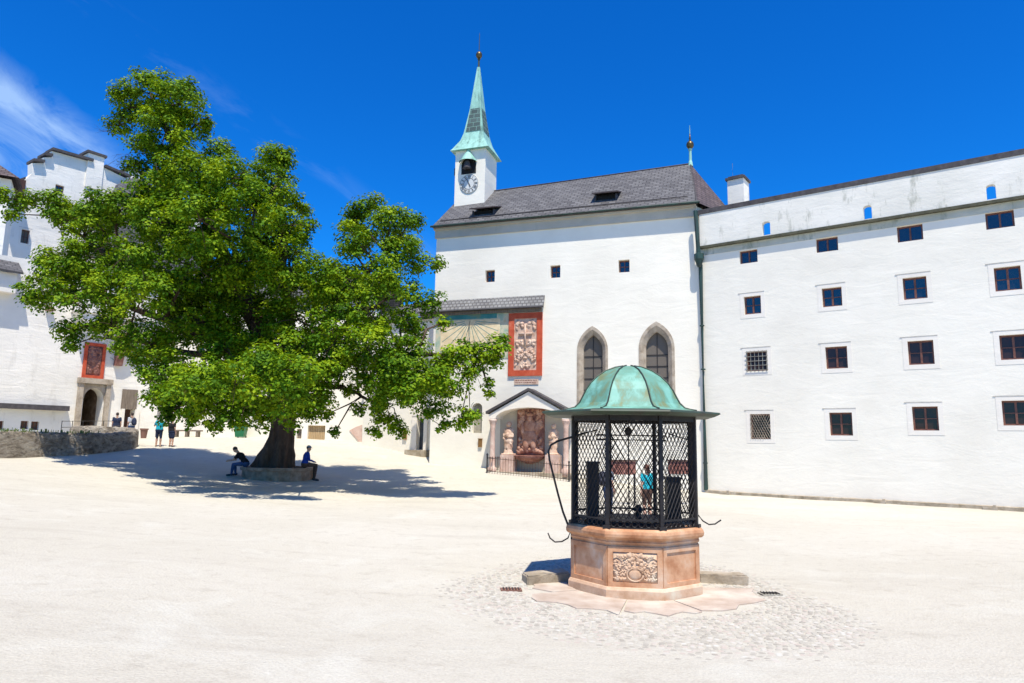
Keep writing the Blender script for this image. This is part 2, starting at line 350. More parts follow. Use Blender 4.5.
# ============================================================ WINDOWS
def make_window(pl, r, parent, style='cross', base=0.0, reveal=.22, surround=.16, glassm='glass', sill=False):
    s0, s1, z0, z1 = r; bm = new(); t = .07; o0, o1 = base-reveal, base-reveal+.06
    pbox(bm, pl, s0, s0+t, z0, z1, o0, o1); pbox(bm, pl, s1-t, s1, z0, z1, o0, o1)
    pbox(bm, pl, s0+t, s1-t, z0, z0+t, o0, o1); pbox(bm, pl, s0+t, s1-t, z1-t, z1, o0, o1)
    m = (s0+s1)/2
    if style in ('cross', 'open'):
        pbox(bm, pl, m-.04, m+.04, z0+t, z1-t, o0+.005, o1+.012)
        for a, b in ((s0+t, m-.04), (m+.04, s1-t)): 
            zz = z0+(z1-z0)*.5; pbox(bm, pl, a, b, zz-.018, zz+.018, o0+.008, o1-.01)
    if style == 'double': pbox(bm, pl, m-.035, m+.035, z0+t, z1-t, o0+.005, o1+.012)
    if style == 'small':
        pbox(bm, pl, m-.02, m+.02, z0+t, z1-t, o0+.005, o1+.005); zz = (z0+z1)/2
        pbox(bm, pl, s0+t, m-.02, zz-.02, zz+.02, o0+.007, o1); pbox(bm, pl, m+.02, s1-t, zz-.02, zz+.02, o0+.007, o1)
    w = obj('window', bm, M['frame'], parent)
    bm = new(); pbox(bm, pl, s0+.02, s1-.02, z0+.02, z1-.02, o0-.03, o0+.02); obj('pane', bm, M[glassm], w)
    if surround:
        bm = new(); k = surround; a, b_, c, d = s0-k, s1+k, z0-k, z1+k*.9; e0, e1 = base+.003, base+.011
        pbox(bm, pl, a, s0, c, d, e0, e1); pbox(bm, pl, s1, b_, c, d, e0, e1); pbox(bm, pl, s0, s1, c, z0, e0, e1); pbox(bm, pl, s0, s1, z1, d, e0, e1)
        obj('surround', bm, M['surround'], w)
        bm = new(); pbox(bm, pl, a-.08, b_-.02, d, d+.025, base+.003, base+.022); obj('drip_ledge', bm, M['cornice'], w)
    if style == 'grid':
        bm = new()
        for k in range(6):
            x = s0+.03+(s1-s0-.06)*k/5; pbox(bm, pl, x-.012, x+.012, z0-.02, z1+.02, base+.02, base+.05)
        for k in range(5):
            z = z0+.05+(z1-z0-.1)*k/4; pbox(bm, pl, s0-.04, s1+.04, z-.012, z+.012, base+.052, base+.075)
        obj('grille', bm, M['greystone'], w)
    if style == 'lattice':
        bm = new(); n = 5; W = s1-s0; H = z1-z0
        for k in range(-n, n+1):
            for sg in (1, -1):
                pts = []
                a0 = k/n; # line z/H = sg*2*(x/W) + offset
                xs = []
                for x in (0, 1): xs.append((x, (a0 + x*1.6) if sg == 1 else (1 - a0 - x*1.6)))
                (xa, za), (xb, zb) = xs
                def clipz(xa, za, xb, zb):
                    out = []
                    for (x0, y0, x1, y1) in ((xa, za, xb, zb),):
                        t0, t1 = 0.0, 1.0; dy = y1-y0
                        for lim, s in ((0, 1), (1, -1)):
                            f0 = (y0-lim)*s; f1 = (y1-lim)*s
                            if f0 < 0 and f1 < 0: return None
                            if f0 < 0: t0 = max(t0, f0/(f0-f1))
                            elif f1 < 0: t1 = min(t1, f0/(f0-f1))
                        if t0 >= t1: return None
                        return (x0+(x1-x0)*t0, y0+dy*t0, x0+(x1-x0)*t1, y0+dy*t1)
                c = clipz(xa, za, xb, zb)
                if c: add_tube(bm, [pl.P(s0+c[0]*W, z0+c[1]*H, base+.03+.012*(sg)), pl.P(s0+c[2]*W, z0+c[3]*H, base+.03+.012*(sg))], .013, 4)
        obj('grille', bm, M['sandstone'], w)
    return w
# ============================================================ RIGHT BUILDING
zc = RB.Z(860, 223.5)           # string course level
zt = RB.Z(860, 186)             # top of parapet
z_base = -.6
rbw = empty('long_white_building', RB.P(0,0), 'long white plastered building with four rows of small windows right of the green drainpipe', 'building')
wins = [ (748.5,256.5,18,13,'double'),(827,244.5,22,14,'double'),(910,233,26,16,'double'),(1000,219.5,29,17,'double'),
 (752.5,305,17,18,'cross'),(832,297,20,19,'cross'),(915,288,24,22,'cross'),(1008,278.5,27,24,'cross'),
 (757,361,21,20,'grid'),(836.5,357.5,22,22,'cross'),(921,352.5,26,24,'cross'),(1014,347,28,25,'cross'),
 (760.5,426.5,20,25,'lattice'),(841,424,23,23,'cross'),(925.5,418.5,26,24,'cross'),(1016.5,413,28,25,'cross')]
rects = []
for (x, y, w, h, st) in wins: rects.append((*pxrect(RB, x-w/2, y-h/2, x+w/2, y+h/2), st))
for i in range(3, 16, 4):        # one more column past the frame edge, at the same spacing
    a = rects[i]; b = rects[i-1]; d = a[0]-b[0]; rects.append((a[0]+d, a[1]+d, a[2], a[3], 'cross'))
S_END = 22.0
bm = wall_mesh(RB, [(0, z_base), (S_END, z_base), (S_END, zc), (0, zc)], [rect(*r[:4]) for r in rects], reveal=.3, back=.9)
obj('wall', bm, M['plaster'], rbw)
for i, r in enumerate(rects): make_window(RB, r[:4], rbw, r[4], surround=.0 if r[4] == 'double' else .2, glassm='glass' if (i < 8 or i in (16,17)) else 'glasslow')
loops = []
for (x0, y0, x1, y1) in ((762.5,221.5,770.5,237.5),(863.5,205.5,872,221.5),(986.5,184.5,996,200.5)):
    s0, s1, a, b = pxrect(RB, x0, y0, x1, y1, .12); a = max(a, zc+.12); loops.append(arch(s0, s1, a, b-(s1-s0)*.35, b, 5, False))
# parapet slightly proud of the wall, open loopholes
bm = wall_mesh(RB, [(.3, zc+.06), (S_END, zc+.06), (S_END, zt), (.3, zt)], loops, back=.30, through=True, front=.16)
obj('parapet', bm, M['plaster_old'], rbw)
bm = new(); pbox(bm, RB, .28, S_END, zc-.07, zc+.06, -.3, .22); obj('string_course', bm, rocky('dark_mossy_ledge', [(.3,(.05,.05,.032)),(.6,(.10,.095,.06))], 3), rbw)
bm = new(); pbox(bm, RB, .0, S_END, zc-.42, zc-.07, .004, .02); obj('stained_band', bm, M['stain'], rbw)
bm = new()                         # roof edge: overhanging dark slates sloping back
f0 = RB
add_hex(bm, [RB.P(.1,zt,.19), RB.P(S_END,zt,.19), RB.P(S_END,zt+.22,-.95), RB.P(.1,zt+.22,-.95), RB.P(.1,zt+.25,.19), RB.P(S_END,zt+.25,.19), RB.P(S_END,zt+.42,-.95), RB.P(.1,zt+.42,-.95)])
obj('roof_edge', bm, M['coping'], rbw)
bm = new(); pbox(bm, RB, .05, S_END-.05, zc-.35, zc-.15, -9, -.9); pbox(bm, RB, .05, S_END-.05, z_base, zc-.4, -9, -8.6); pbox(bm, RB, S_END-.4, S_END-.05, z_base, zc-.4, -8.6, -.9); obj('rear_body', bm, M['plaster'], rbw)
# low stone ledge and pipe along the foot
bm = new(); n = 18; prev = None
for k in range(n):
    a = .25+k*(S_END-.3)/n; b = .25+(k+1)*(S_END-.3)/n
    za = gz(*RB.P(a,0,.25).xy); zb = gz(*RB.P(b,0,.25).xy)
    add_hex(bm, [RB.P(a,za-.2,.22), RB.P(b-.01,zb-.2,.22), RB.P(b-.01,zb-.2,.004), RB.P(a,za-.2,.004), RB.P(a,za+.14,.22), RB.P(b-.01,zb+.14,.22), RB.P(b-.01,zb+.16,.004), RB.P(a,za+.16,.004)])
obj('foot_ledge', bm, M['kerb'], rbw)
for (x, y) in ((725,492),(880,500),(990,506)):
    s = RB.uv(x, y, .3)[0]; bm = new(); z = gz(*RB.P(s,0,.35).xy); pbox(bm, RB, s-.25, s+.25, z-.1, z+.11, .225, .42); pbox(bm, RB, s+.1, s+.2, z+.11, z+.2, .24, .38); obj('bracket', bm, M['kerb'], rbw)
# chimney
def rot_box(bm, c, s, rz): add_box(bm, c, s, rz)
ch_rot = math.atan2(-.588,.809)
ct = at(738, 182, 38.5); cw = 19*38.5/683
bm = new(); zb0 = zc-.2; add_box(bm, (ct.x, ct.y, (zb0+ct.z)/2), (cw*.88, cw*.95, ct.z-zb0), ch_rot); chm = obj('chimney', bm, M['plaster_old'], rbw)
bm = new(); add_box(bm, (ct.x, ct.y, ct.z+.07), (cw*1.05, cw*1.15, .14), ch_rot); add_box(bm, (ct.x, ct.y, ct.z+.19), (cw*.8, cw*.9, .1), ch_rot); obj('chimney_cap', bm, M['coping'], chm)
bm = new(); add_tube(bm, [(ct.x-.3, ct.y, ct.z+.2), (ct.x-.3, ct.y, ct.z+1.15)], .012, 5); obj('lightning_rod', bm, M['greystone'], chm)
# drainpipe at the joint of the two buildings
x0 = .02
pp = [RB.P(.30, RB.Z(703,487,.2)-.15, .14), RB.P(.30, zc-1.0, .14), RB.P(.30, zc-.35, .42), RB.P(.30, zc+.3, .48), RB.P(.22, CH.Z(697,213)-.05, .48)]
bm = new(); add_tube(bm, pp, .11, 10)
dp = obj('drainpipe', bm, M['pipe'], None, origin=pp[0]); tag(dp, 'dark green drainpipe running down the joint between church and long building', 'drainpipe')
bm = new(); add_lathe(bm, RB.P(.30, zc-.75, .33), [(.1,-.35),(.22,.0),(.26,.06),(.26,.35),(.2,.38)], 12); obj('rain_hopper', bm, M['pipe'], dp)
for z in (1.5, 4.0, 6.3, 8.6):
    bm = new(); add_lathe(bm, RB.P(.30, z, .14), [(.12,-.03),(.13,.0),(.12,.03)], 12); obj('pipe_clip', bm, M['pipe'], dp)
# ============================================================ CHURCH
SL = CH.uv(437, 229)[0]; ze = CH.Z(566, 217.5)          # eave level
church = empty('church', CH.P(SL/2, 0), 'white church with grey slate roof and clock tower with green spire', 'church')
holes = []
smallw = [pxrect(CH, x-w/2, y-h/2, x+w/2, y+h/2) for x, y, w, h in ((490,276,9.5,12),(555.3,271.5,10,12.5),(624,266,11,12.5))]
holes += [rect(*r) for r in smallw]
goth = []
for (x0, x1, yt, ys) in ((577,608,326,350),(639,675,321.5,348)):
    s0 = CH.uv(x0, 370)[0]; s1 = CH.uv(x1, 370)[0]; m_ = (x0+x1)/2; goth.append((s0, s1, CH.Z(m_, 410), CH.Z(m_, ys), CH.Z(m_, yt)))
holes += [arch(*g_) for g_ in goth]
# niche beside the door
nr = pxrect(CH, 472, 403, 482, 433); holes.append(arch(nr[0], nr[1], nr[2], nr[3]-.25, nr[3], 6, False))
wall_out = [(SL, -.8), (.12, -.8), (.12, ze), (SL, ze)]
obj('wall', wall_mesh(CH, wall_out, holes, reveal=.42, back=1.0), M['plaster'], church)
for r in smallw: make_window(CH, r, church, 'small', surround=.0, reveal=.3)
bm = new(); pprism(bm, CH, arch(nr[0], nr[1], nr[2], nr[3]-.25, nr[3], 6, False), -.5, -.3); obj('niche_panel', bm, M['greystone'], church)
for g_ in goth:
    s0, s1, z0, zs, z1 = g_; w = s1-s0; rim = .19*w; outer = arch(s0, s1, z0, zs, z1); inner = arch(s0+rim, s1-rim, z0+.02, zs-.02, z1-rim*1.5)
    bm = new(); vo_ = [bm.verts.new(CH.P(x, z, .03)) for x, z in outer]; vi = [bm.verts.new(CH.P(x, z, -.16)) for x, z in inner]; vb = [bm.verts.new(CH.P(x, z, -.40)) for x, z in inner]
    v2 = [bm.verts.new(CH.P(x, z, -.1)) for x, z in outer]; n = len(outer)
    mid = [((a[0]*.6+b[0]*.4), (a[1]*.6+b[1]*.4)) for a, b in zip(outer, inner)]; vm = [bm.verts.new(CH.P(x, z, .03)) for x, z in mid]
    for i in range(n):
        j = (i+1) % n
        bm.faces.new((v2[i], vo_[i], vo_[j], v2[j])); bm.faces.new((vo_[i], vm[i], vm[j], vo_[j])); bm.faces.new((vm[i], vi[i], vi[j], vm[j])); bm.faces.new((vi[i], vb[i], vb[j], vi[j]))
    gw = obj('gothic_window', bm, M['sandstone'], church)
    bm = new(); pprism(bm, CH, arch(s0+rim, s1-rim, z0+.02, zs-.02, z1-rim*1.5), -.40, -.36); obj('pane', bm, M['glassdark'], gw)
    bm = new(); m_ = (s0+s1)/2; k = z0+.5
    while k < zs-.1: pbox(bm, CH, s0+rim, s1-rim, k-.02, k+.02, -.357, -.33); k += .62
    pbox(bm, CH, m_-.015, m_+.015, z0+.1, z1-rim*1.7, -.328, -.31); obj('glazing_bar', bm, M['iron'], gw)
# cornice band under the eave
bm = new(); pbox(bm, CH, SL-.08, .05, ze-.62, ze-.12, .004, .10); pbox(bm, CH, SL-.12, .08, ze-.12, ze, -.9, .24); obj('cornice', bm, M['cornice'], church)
bm = new(); add_tube(bm, [CH.P(SL-.2, ze+.03, .50), CH.P(.3, ze+.03, .50)], .07, 8); obj('gutter', bm, M['pipe'], church)
# roof
eo = .46; E0 = CH.P(SL-.15, ze+.03, eo); E1 = CH.P(.15, ze+.03, eo)
RR = at(690.5, 164, 39.6); zr = RR.z
dist = (RR - CH.P(0, RR.z)).dot(-CH.n); sR = (RR - CH.P(0,0)).dot(CH.u)
RL = CH.P(SL-.15, zr-.45, -dist); RR = CH.P(sR, zr, -dist)
Bc = Vector((9.8+.752*3.6, 35.6+.659*3.6, ze+.03)); Bc2 = CH.P(1.9, ze+.03, -dist*2-eo+.3); EB = CH.P(SL-.15, ze+.03, -2*dist-eo)
E1b = E1
bm = new()
def roof_slab(pts): roofpoly(bm, pts)
roofpoly(bm, [E0, E1b, RR, RL]); roofpoly(bm, [Bc2, EB, RL, RR])
rf = obj('roof', bm, M['slate'], church)
bm = new(); roofpoly(bm, [E1b, Bc+Vector((.35,-.1,0)), RR]); roofpoly(bm, [Bc+Vector((.35,-.1,0)), Bc2, RR]); obj('apse_roof', bm, M['slatebrown'], church)
bm = new()   # apse walls and rear wall, gable
for a, b in ((Vector((A.x+.01,A.y+.02,0)), Vector((Bc.x,Bc.y,0))), (Vector((Bc.x,Bc.y,0)), Vector((Bc2.x-.3,Bc2.y-.4,0)))):
    quad(bm, [a+Vector((0,0,-.8)), b+Vector((0,0,-.8)), b+Vector((0,0,ze)), a+Vector((0,0,ze))])
a = CH.P(SL+.02,0,-1.0); b = CH.P(SL+.02,0,-2*dist)
f = bm.faces.new([bm.verts.new(p) for p in (a+Vector((0,0,-.8)), b+Vector((0,0,-.8)), b+Vector((0,0,ze)), CH.P(SL+.02, zr-.15, -dist), a+Vector((0,0,ze+.35)))])
quad(bm, [b+Vector((0,0,-.8)), CH.P(1.5,-.8,-2*dist), CH.P(1.5,ze,-2*dist), b+Vector((0,0,ze))])
obj('rear_wall', bm, M['plaster'], church)
# eave thickness / snow guards / hip and ridge caps
bm = new(); pbox(bm, CH, SL-.15, .15, ze-.0, ze+.028, .2, eo-.02); obj('soffit', bm, M['coping'], church)
def onroof(t, s):      # point on the front slope
    e = E0.lerp(E1b, s); r = RL.lerp(RR, s); return e.lerp(r, t)
bm = new(); nrm = (E1b-E0).cross(RL-E0).normalized()
pts = [onroof(.13, s) + nrm*.07 for s in (.02,.2,.4,.6,.8,.97)]; add_tube(bm, pts, .03, 6); obj('snow_rail', bm, M['coping'], church)
bm = new(); add_tube(bm, [RL, RR], .07, 6); add_tube(bm, [E1b, RR], .05, 6); obj('ridge_cap', bm, M['coping'], church)
# ridge finial
p = RR
bm = new(); add_lathe(bm, p, [(.16,-.15),(.12,.1),(.09,.2),(.08,.85),(.12,.9),(.10,1.0)], 10); add_lathe(bm, p, [(.03,1.9),(.015,2.5)], 6)
fo = obj('ridge_finial', bm, M['copperlight'], church)
bm = new(); add_ell(bm, p+Vector((0,0,1.22)), (.23,.23,.27), 14); add_lathe(bm, p, [(.10,1.42),(.05,1.55),(.07,1.65),(.04,1.75),(.03,1.95)], 8); obj('ball', bm, M['ballmetal'], fo, True)
# dormers
for (x0, y0, x1, y1) in ((471,206,495,217),(594,190,617,203)):
    mx, my = (x0+x1)/2, (y0+y1)/2
    d = ray(mx, y1); t_ = (E0 - CAM).dot(nrm)/d.dot(nrm); pb = CAM + d*t_
    s = (pb - CH.P(0,0)).dot(CH.u); off = (pb - CH.P(0,0)).dot(CH.n); w = (x1-x0)*pb.y/683*1.02; h = (y1-y0)*pb.y/683*.72
    bm = new(); z = pb.z; W2 = w/2
    slope = (zr-ze)/(dist+eo); back = h/slope+.4
    pbox(bm, CH, s-W2, s-W2+.08, z-.1, z+h, off-back, off); pbox(bm, CH, s+W2-.08, s+W2, z-.1, z+h, off-back, off); pbox(bm, CH, s-W2+.08, s+W2-.08, z-.1, z+.05, off-.3, off)
    dm = obj('dormer', bm, M['coping'], church)
    bm = new(); pbox(bm, CH, s-W2+.08, s+W2-.08, z+.05, z+h, off-.3, off-.22); obj('dark_opening', bm, M['black'], dm)
    bm = new(); roofpoly(bm, [CH.P(s-W2-.12, z+h+.02, off+.22), CH.P(s+W2+.12, z+h+.02, off+.22), CH.P(s+W2+.12, z+h+.55, off-back-.5), CH.P(s-W2-.12, z+h+.55, off-back-.5)])
    g2 = bmesh.ops.extrude_face_region(bm, geom=bm.faces[:]); bmesh.ops.translate(bm, verts=[v for v in g2['geom'] if isinstance(v, bmesh.types.BMVert)], vec=(0,0,.07)); obj('dormer_roof', bm, M['slatebrown'], dm)
# ---- clock tower
TY = 42.7
TL = at(454.3, 200, TY); TP = Plane((TL.x, TL.y), (.947,-.322))
tw = TP.uv(485, 175)[0]; zte = TP.Z(470, 148.5); td = tw
tower = obj('clock_tower', (lambda b: (pbox(b, TP, 0, tw, ze, zte-.0, -td, 0), b)[1])(new()), M['plaster'], church)
bm = new(); pprism(bm, TP, arch(*[TP.uv(461.5,170)[0], TP.uv(476,170)[0], TP.Z(468,174), TP.Z(468,165), TP.Z(468,158)], 6, False), .003, .02); obj('bell_opening', bm, M['black'], tower)
bc = TP.P(TP.uv(468.5,165)[0], TP.Z(468.5,166), .22)
bm = new(); add_lathe(bm, bc, [(.30,-.26),(.27,-.2),(.2,0),(.16,.2),(.05,.3)], 14); obj('bell', bm, M['coping'], tower, True)
bm = new(); hw = .62; hz = TP.Z(468.5,162.5); s_ = TP.uv(468.5,163)[0]
ring = [(s_+hw*math.cos(a), .02+hw*1.0*math.sin(a)) for a in [PI*k/8 for k in range(9)]]
for i in range(8):
    a, b = ring[i], ring[i+1]; quad(bm, [TP.P(a[0],hz,a[1]), TP.P(b[0],hz,b[1]), TP.P(s_+(b[0]-s_)*.35,hz+.62,.02+(b[1]-.02)*.35), TP.P(s_+(a[0]-s_)*.35,hz+.62,.02+(a[1]-.02)*.35)])
    bm.faces.new([bm.verts.new(q) for q in (TP.P(s_+(a[0]-s_)*.35,hz+.62,.02+(a[1]-.02)*.35), TP.P(s_+(b[0]-s_)*.35,hz+.62,.02+(b[1]-.02)*.35), TP.P(s_,hz+1.0,.02))])
obj('bell_hood', bm, M['copperlight'], tower)
bm = new(); pbox(bm, TP, -.35, -.02, hz-.5, hz+.0, -td*.7, -td*.3); obj('side_hood', bm, M['copperdark'], tower)
# clock face
cs, cz = TP.uv(469.2, 184.0); cr = 10.2*TY/683
def disc(bm, s, z, r, o0, o1, n=36): pprism(bm, TP, [(s+r*math.cos(2*PI*k/n), z+r*math.sin(2*PI*k/n)) for k in range(n)], o0, o1)
bm = new(); disc(bm, cs, cz, cr, .003, .04); cf = obj('clock_face', bm, M['dial'], tower)
bm = new()
def ringm(r0_, r1_, off):
    n = 40
    for k in range(n):
        a0, a1 = 2*PI*k/n, 2*PI*(k+1)/n
        quad(bm, [TP.P(cs+r*math.cos(a), cz+r*math.sin(a), off) for r, a in ((r0_,a0),(r1_,a0),(r1_,a1),(r0_,a1))])
ringm(cr*.97, cr*1.0, .045); ringm(cr*.55, cr*.60, .045)
def stroke(x0, z0, x1, z1, w, off):
    dx, dz = x1-x0, z1-z0; l = math.hypot(dx, dz); nx_, nz_ = -dz/l*w/2, dx/l*w/2
    quad(bm, [TP.P(cs+x0+nx_, cz+z0+nz_, off), TP.P(cs+x0-nx_, cz+z0-nz_, off), TP.P(cs+x1-nx_, cz+z1-nz_, off), TP.P(cs+x1+nx_, cz+z1+nz_, off)])
NUM = ['XII','I','II','III','IIII','V','VI','VII','VIII','IX','X','XI']
for h in range(12):
    a = PI/2 - h*PI/6; er = (math.cos(a), math.sin(a)); et = (er[1], -er[0]); tok = NUM[h]; wd = {'I':.055,'V':.1,'X':.1}; tot = sum(wd[c] for c in tok); x = -tot/2
    def pt(t, r): return (er[0]*r + et[0]*t, er[1]*r + et[1]*t)
    for c in tok:
        w = wd[c]; m_ = x+w/2; ri, ro = cr*.64, cr*.92
        if c == 'I': segs = [((m_,ri),(m_,ro))]
        elif c == 'V': segs = [((x+.015,ro),(m_,ri)),((x+w-.015,ro),(m_,ri))]
        else: segs = [((x+.015,ro),(x+w-.015,ri)),((x+w-.015,ro),(x+.015,ri))]
        for (a_, b_) in segs:
            p0, p1 = pt(*a_), pt(*b_); stroke(p0[0], p0[1], p1[0], p1[1], .028, .048)
        x += w
obj('numerals', bm, M['ink'], cf)
bm = new(); ha = R(90-345*0 - 150); 
stroke(0, 0, cr*.40*math.cos(R(-68)), cr*.40*math.sin(R(-68)), .07, .055); stroke(-cr*.1*math.cos(R(118)), -cr*.1*math.sin(R(118)), cr*.56*math.cos(R(118)), cr*.56*math.sin(R(118)), .05, .062); obj('clock_hands', bm, M['ink'], cf)
# spire: flared pyramid
tc_ = TP.P(tw/2, 0, -td/2)
def sq(h, z, dx=0): return [TP.P(tw/2+a*h, z, -td/2+b*h) for a, b in ((-1,1),(1,1),(1,-1),(-1,-1))]
zsp = at(479.5, 67.5, TP.P(tw/2, 0, -td/2).y).z; H = zsp-zte
lv = [(tw/2+.28, -.10), (tw/2+.20, .0), (tw*.40, .75), (tw*.325, 1.3), (tw*.20, 3.0), (.08, H)]
bm = new(); rings = []
for h_, z_ in lv: rings.append([bm.verts.new(q) for q in sq(h_, zte+z_)])
for ra, rb in zip(rings, rings[1:]):
    for k in range(4): bm.faces.new((ra[k], ra[(k+1)%4], rb[(k+1)%4], rb[k]))
bm.faces.new(rings[0][::-1]); bm.faces.new(rings[-1]); sp = obj('spire', bm, M['copperlight'], church)
bm = new()                       # slate panels on the shaft
for k in range(4):
    def lerp_h(z): 
        for (h1, z1), (h2, z2) in zip(lv, lv[1:]):
            if z1 <= z <= z2: return h1+(h2-h1)*(z-z1)/(z2-z1)
    z1, z2 = 1.38, 3.1; q1 = sq(lerp_h(z1)+.03, zte+z1); q2 = sq(lerp_h(z2)+.03, zte+z2)
    a, b, c, d = q1[k], q1[(k+1)%4], q2[(k+1)%4], q2[k]; roofpoly(bm, [a.lerp(b,.12), a.lerp(b,.88), d.lerp(c,.88), d.lerp(c,.12)])
obj('tarnished_panel', bm, M['spirepanel'], sp)
bm = new(); T = TP.P(tw/2, zte+H, -td/2); add_lathe(bm, T, [(.12,-.3),(.07,0),(.06,.55),(.12,.6)], 10); add_lathe(bm, T, [(.03,1.3),(.02,2.4),(0,2.6)], 6); obj('spire_rod', bm, M['copperdark'], sp)
bm = new(); add_ell(bm, T+Vector((0,0,.90)), (.22,.22,.26), 14); obj('golden_ball', bm, M['ballmetal'], sp, True)
# ============================================================ SHED ROOF, SUNDIAL, PLAQUES
s0 = CH.uv(420, 305)[0]; s1 = CH.uv(545, 296)[0]; zh = CH.Z(500, 297.5)
so = .28; zl = CH.Z(500, 307.5, so)
bm = new(); roofpoly(bm, [CH.P(s0,zl,so), CH.P(s1,zl,so), CH.P(s1,zh,.02), CH.P(s0,zh,.02)])
g2 = bmesh.ops.extrude_face_region(bm, geom=bm.faces[:]); bmesh.ops.translate(bm, verts=[v for v in g2['geom'] if isinstance(v, bmesh.types.BMVert)], vec=(0,0,-.09))
canopy = obj('canopy_roof', bm, M['shingle'], church)
bm = new(); add_tube(bm, [CH.P(s0,zl-.08,so+.05), CH.P(s1,zl-.08,so+.05)], .05, 6)
bm2 = bm; obj('canopy_gutter', bm2, M['coping'], canopy)
bm = new(); pbox(bm, CH, s0+.1, s1-.15, zl-.28, zl-.10, .03, .16)
for x in (s0+.2, (s0+s1)/2, s1-.25): pbox(bm, CH, x-.05, x+.05, zl-.28, zl-.16, .16, so-.04)
obj('canopy_beam', bm, M['greywood'], canopy)
r_ = pxrect(CH, 436, 309, 508.5, 359); zt_ = r_[3]
sd = obj('wall_sundial', (lambda b: (pbox(b, CH, r_[0], r_[1], r_[2], r_[3], .003, .03), b)[1])(new()), M['teal'], None, origin=CH.P(r_[0], r_[2]))
tag(sd, 'painted sundial fresco in teal and ochre on the church wall under the long shingle canopy', 'sundial')
q = pxrect(CH, 441, 320, 500, 350)
bm = new(); pbox(bm, CH, q[0], q[1], q[2], q[3], .033, .045); obj('dial_field', bm, M['ochre'], sd)
bm = new(); pbox(bm, CH, q[0]+.1, q[1]-.2, q[3]+.05, r_[3]-.05, .033, .043); obj('title_band', bm, M['tealdark'], sd)
def pstroke(bm, pl, a, b, w, off):
    dx, dz = b[0]-a[0], b[1]-a[1]; l = math.hypot(dx, dz); nx_, nz_ = -dz/l*w/2, dx/l*w/2
    quad(bm, [pl.P(a[0]+nx_, a[1]+nz_, off), pl.P(a[0]-nx_, a[1]-nz_, off), pl.P(b[0]-nx_, b[1]-nz_, off), pl.P(b[0]+nx_, b[1]+nz_, off)])
bm = new(); c0 = ((q[0]+q[1])/2, q[3]-.05)
for k in range(13):
    a = PI + PI*(k+.5)/13; ex = (math.cos(a), math.sin(a)); t1 = min((q[1]-q[0])/2/abs(ex[0]) if abs(ex[0]) > .01 else 9, (q[3]-q[2]-.1)/abs(ex[1]))
    pstroke(bm, CH, (c0[0]+ex[0]*.35, c0[1]+ex[1]*.35), (c0[0]+ex[0]*t1*.95, c0[1]+ex[1]*t1*.95), .03, .048)
obj('hour_lines', bm, M['tealdark'], sd)
bm = new(); add_tube(bm, [CH.P(c0[0],c0[1],.05), CH.P(c0[0]+.1,c0[1]-.75,.6)], .02, 5); obj('gnomon', bm, M['iron'], sd)
# red framed relief
def relief_lumps(bm, pl, s0, s1, z0, z1, off, n, rs=(.04,.1), dep=.06, seed=1, ax=None):
    r = random.Random(seed); m = s1 if ax is None else ax
    for k in range(n):
        s = r.uniform(s0, s1); z = r.uniform(z0, z1); a = r.uniform(*rs); b = r.uniform(*rs)*1.2
        for ss in (s, 2*m-s):
            p = pl.P(ss, z, off); mt = Matrix(((pl.u.x, pl.n.x, 0), (pl.u.y, pl.n.y, 0), (0,0,1))).to_4x4() @ Matrix.Rotation(r.uniform(-1,1), 4, 'Y')
            add_ell(bm, p, (a, dep*r.uniform(.6,1.2), b), 8, mt)
def framed(pl, x0, y0, x1, y1, inset, name, label, cat, inner, seed, n, off=.003):
    a, b, c, d = pxrect(pl, x0, y0, x1, y1); i = inset; bm = new(); o0, o1 = off, off+.10
    pbox(bm, pl, a, a+i, c, d, o0, o1); pbox(bm, pl, b-i, b, c, d, o0, o1); pbox(bm, pl, a+i, b-i, c, c+i, o0, o1); pbox(bm, pl, a+i, b-i, d-i, d, o0, o1)
    e = empty(name, pl.P((a+b)/2, c), label, cat); obj('frame', bm, M['redpaint'], e)
    bm = new(); pbox(bm, pl, a+i+.002, b-i-.002, c+i+.002, d-i-.002, o0, o0+.04); obj('back_panel', bm, inner, e)
    return e, (a+i, b-i, c+i, d-i), o0+.04
e, q, o_ = framed(CH, 509, 313, 542.5, 376, .32, 'wall_relief', 'tall pink stone relief in a wide red painted frame above the gabled shrine', 'relief', M['relief'], 3, 30)
bm = new(); m_ = (q[0]+q[1])/2; H_ = q[3]-q[2]
pbox(bm, CH, m_-.05, m_+.05, q[2]+H_*.42, q[3]-.35, o_, o_+.1); pbox(bm, CH, m_-.4, m_+.4, q[2]+H_*.68, q[2]+H_*.72, o_+.001, o_+.09)
relief_lumps(bm, CH, q[0]+.1, m_, q[2]+.1, q[2]+H_*.35, o_, 22, (.05,.12), .09, 5); relief_lumps(bm, CH, q[0]+.12, m_-.15, q[2]+H_*.35, q[2]+H_*.6, o_, 8, (.06,.14), .09, 6, m_)
relief_lumps(bm, CH, q[0]+.15, m_, q[3]-.7, q[3]-.15, o_, 7, (.06,.16), .08, 8)
obj('carving', bm, M['relief'], e, True)
t_ = pxrect(CH, 514.5, 379, 538.5, 384.5); bm = new(); pbox(bm, CH, t_[0], t_[1], t_[2], t_[3], .003, .04)
o = obj('inscription_tablet', bm, M['relief'], None, origin=CH.P(t_[0], t_[2])); tag(o, 'small pinkish inscription strip under the red framed relief', 'tablet')
bm = new(); r = random.Random(4)
for k in range(2):
    s = t_[0]+.08
    while s < t_[1]-.15:
        l = r.uniform(.05,.13); z = t_[2]+.09+k*.12; pbox(bm, CH, s, s+l, z, z+.05, .041, .046); s += l+.04
obj('lettering', bm, M['redmarble'], o)
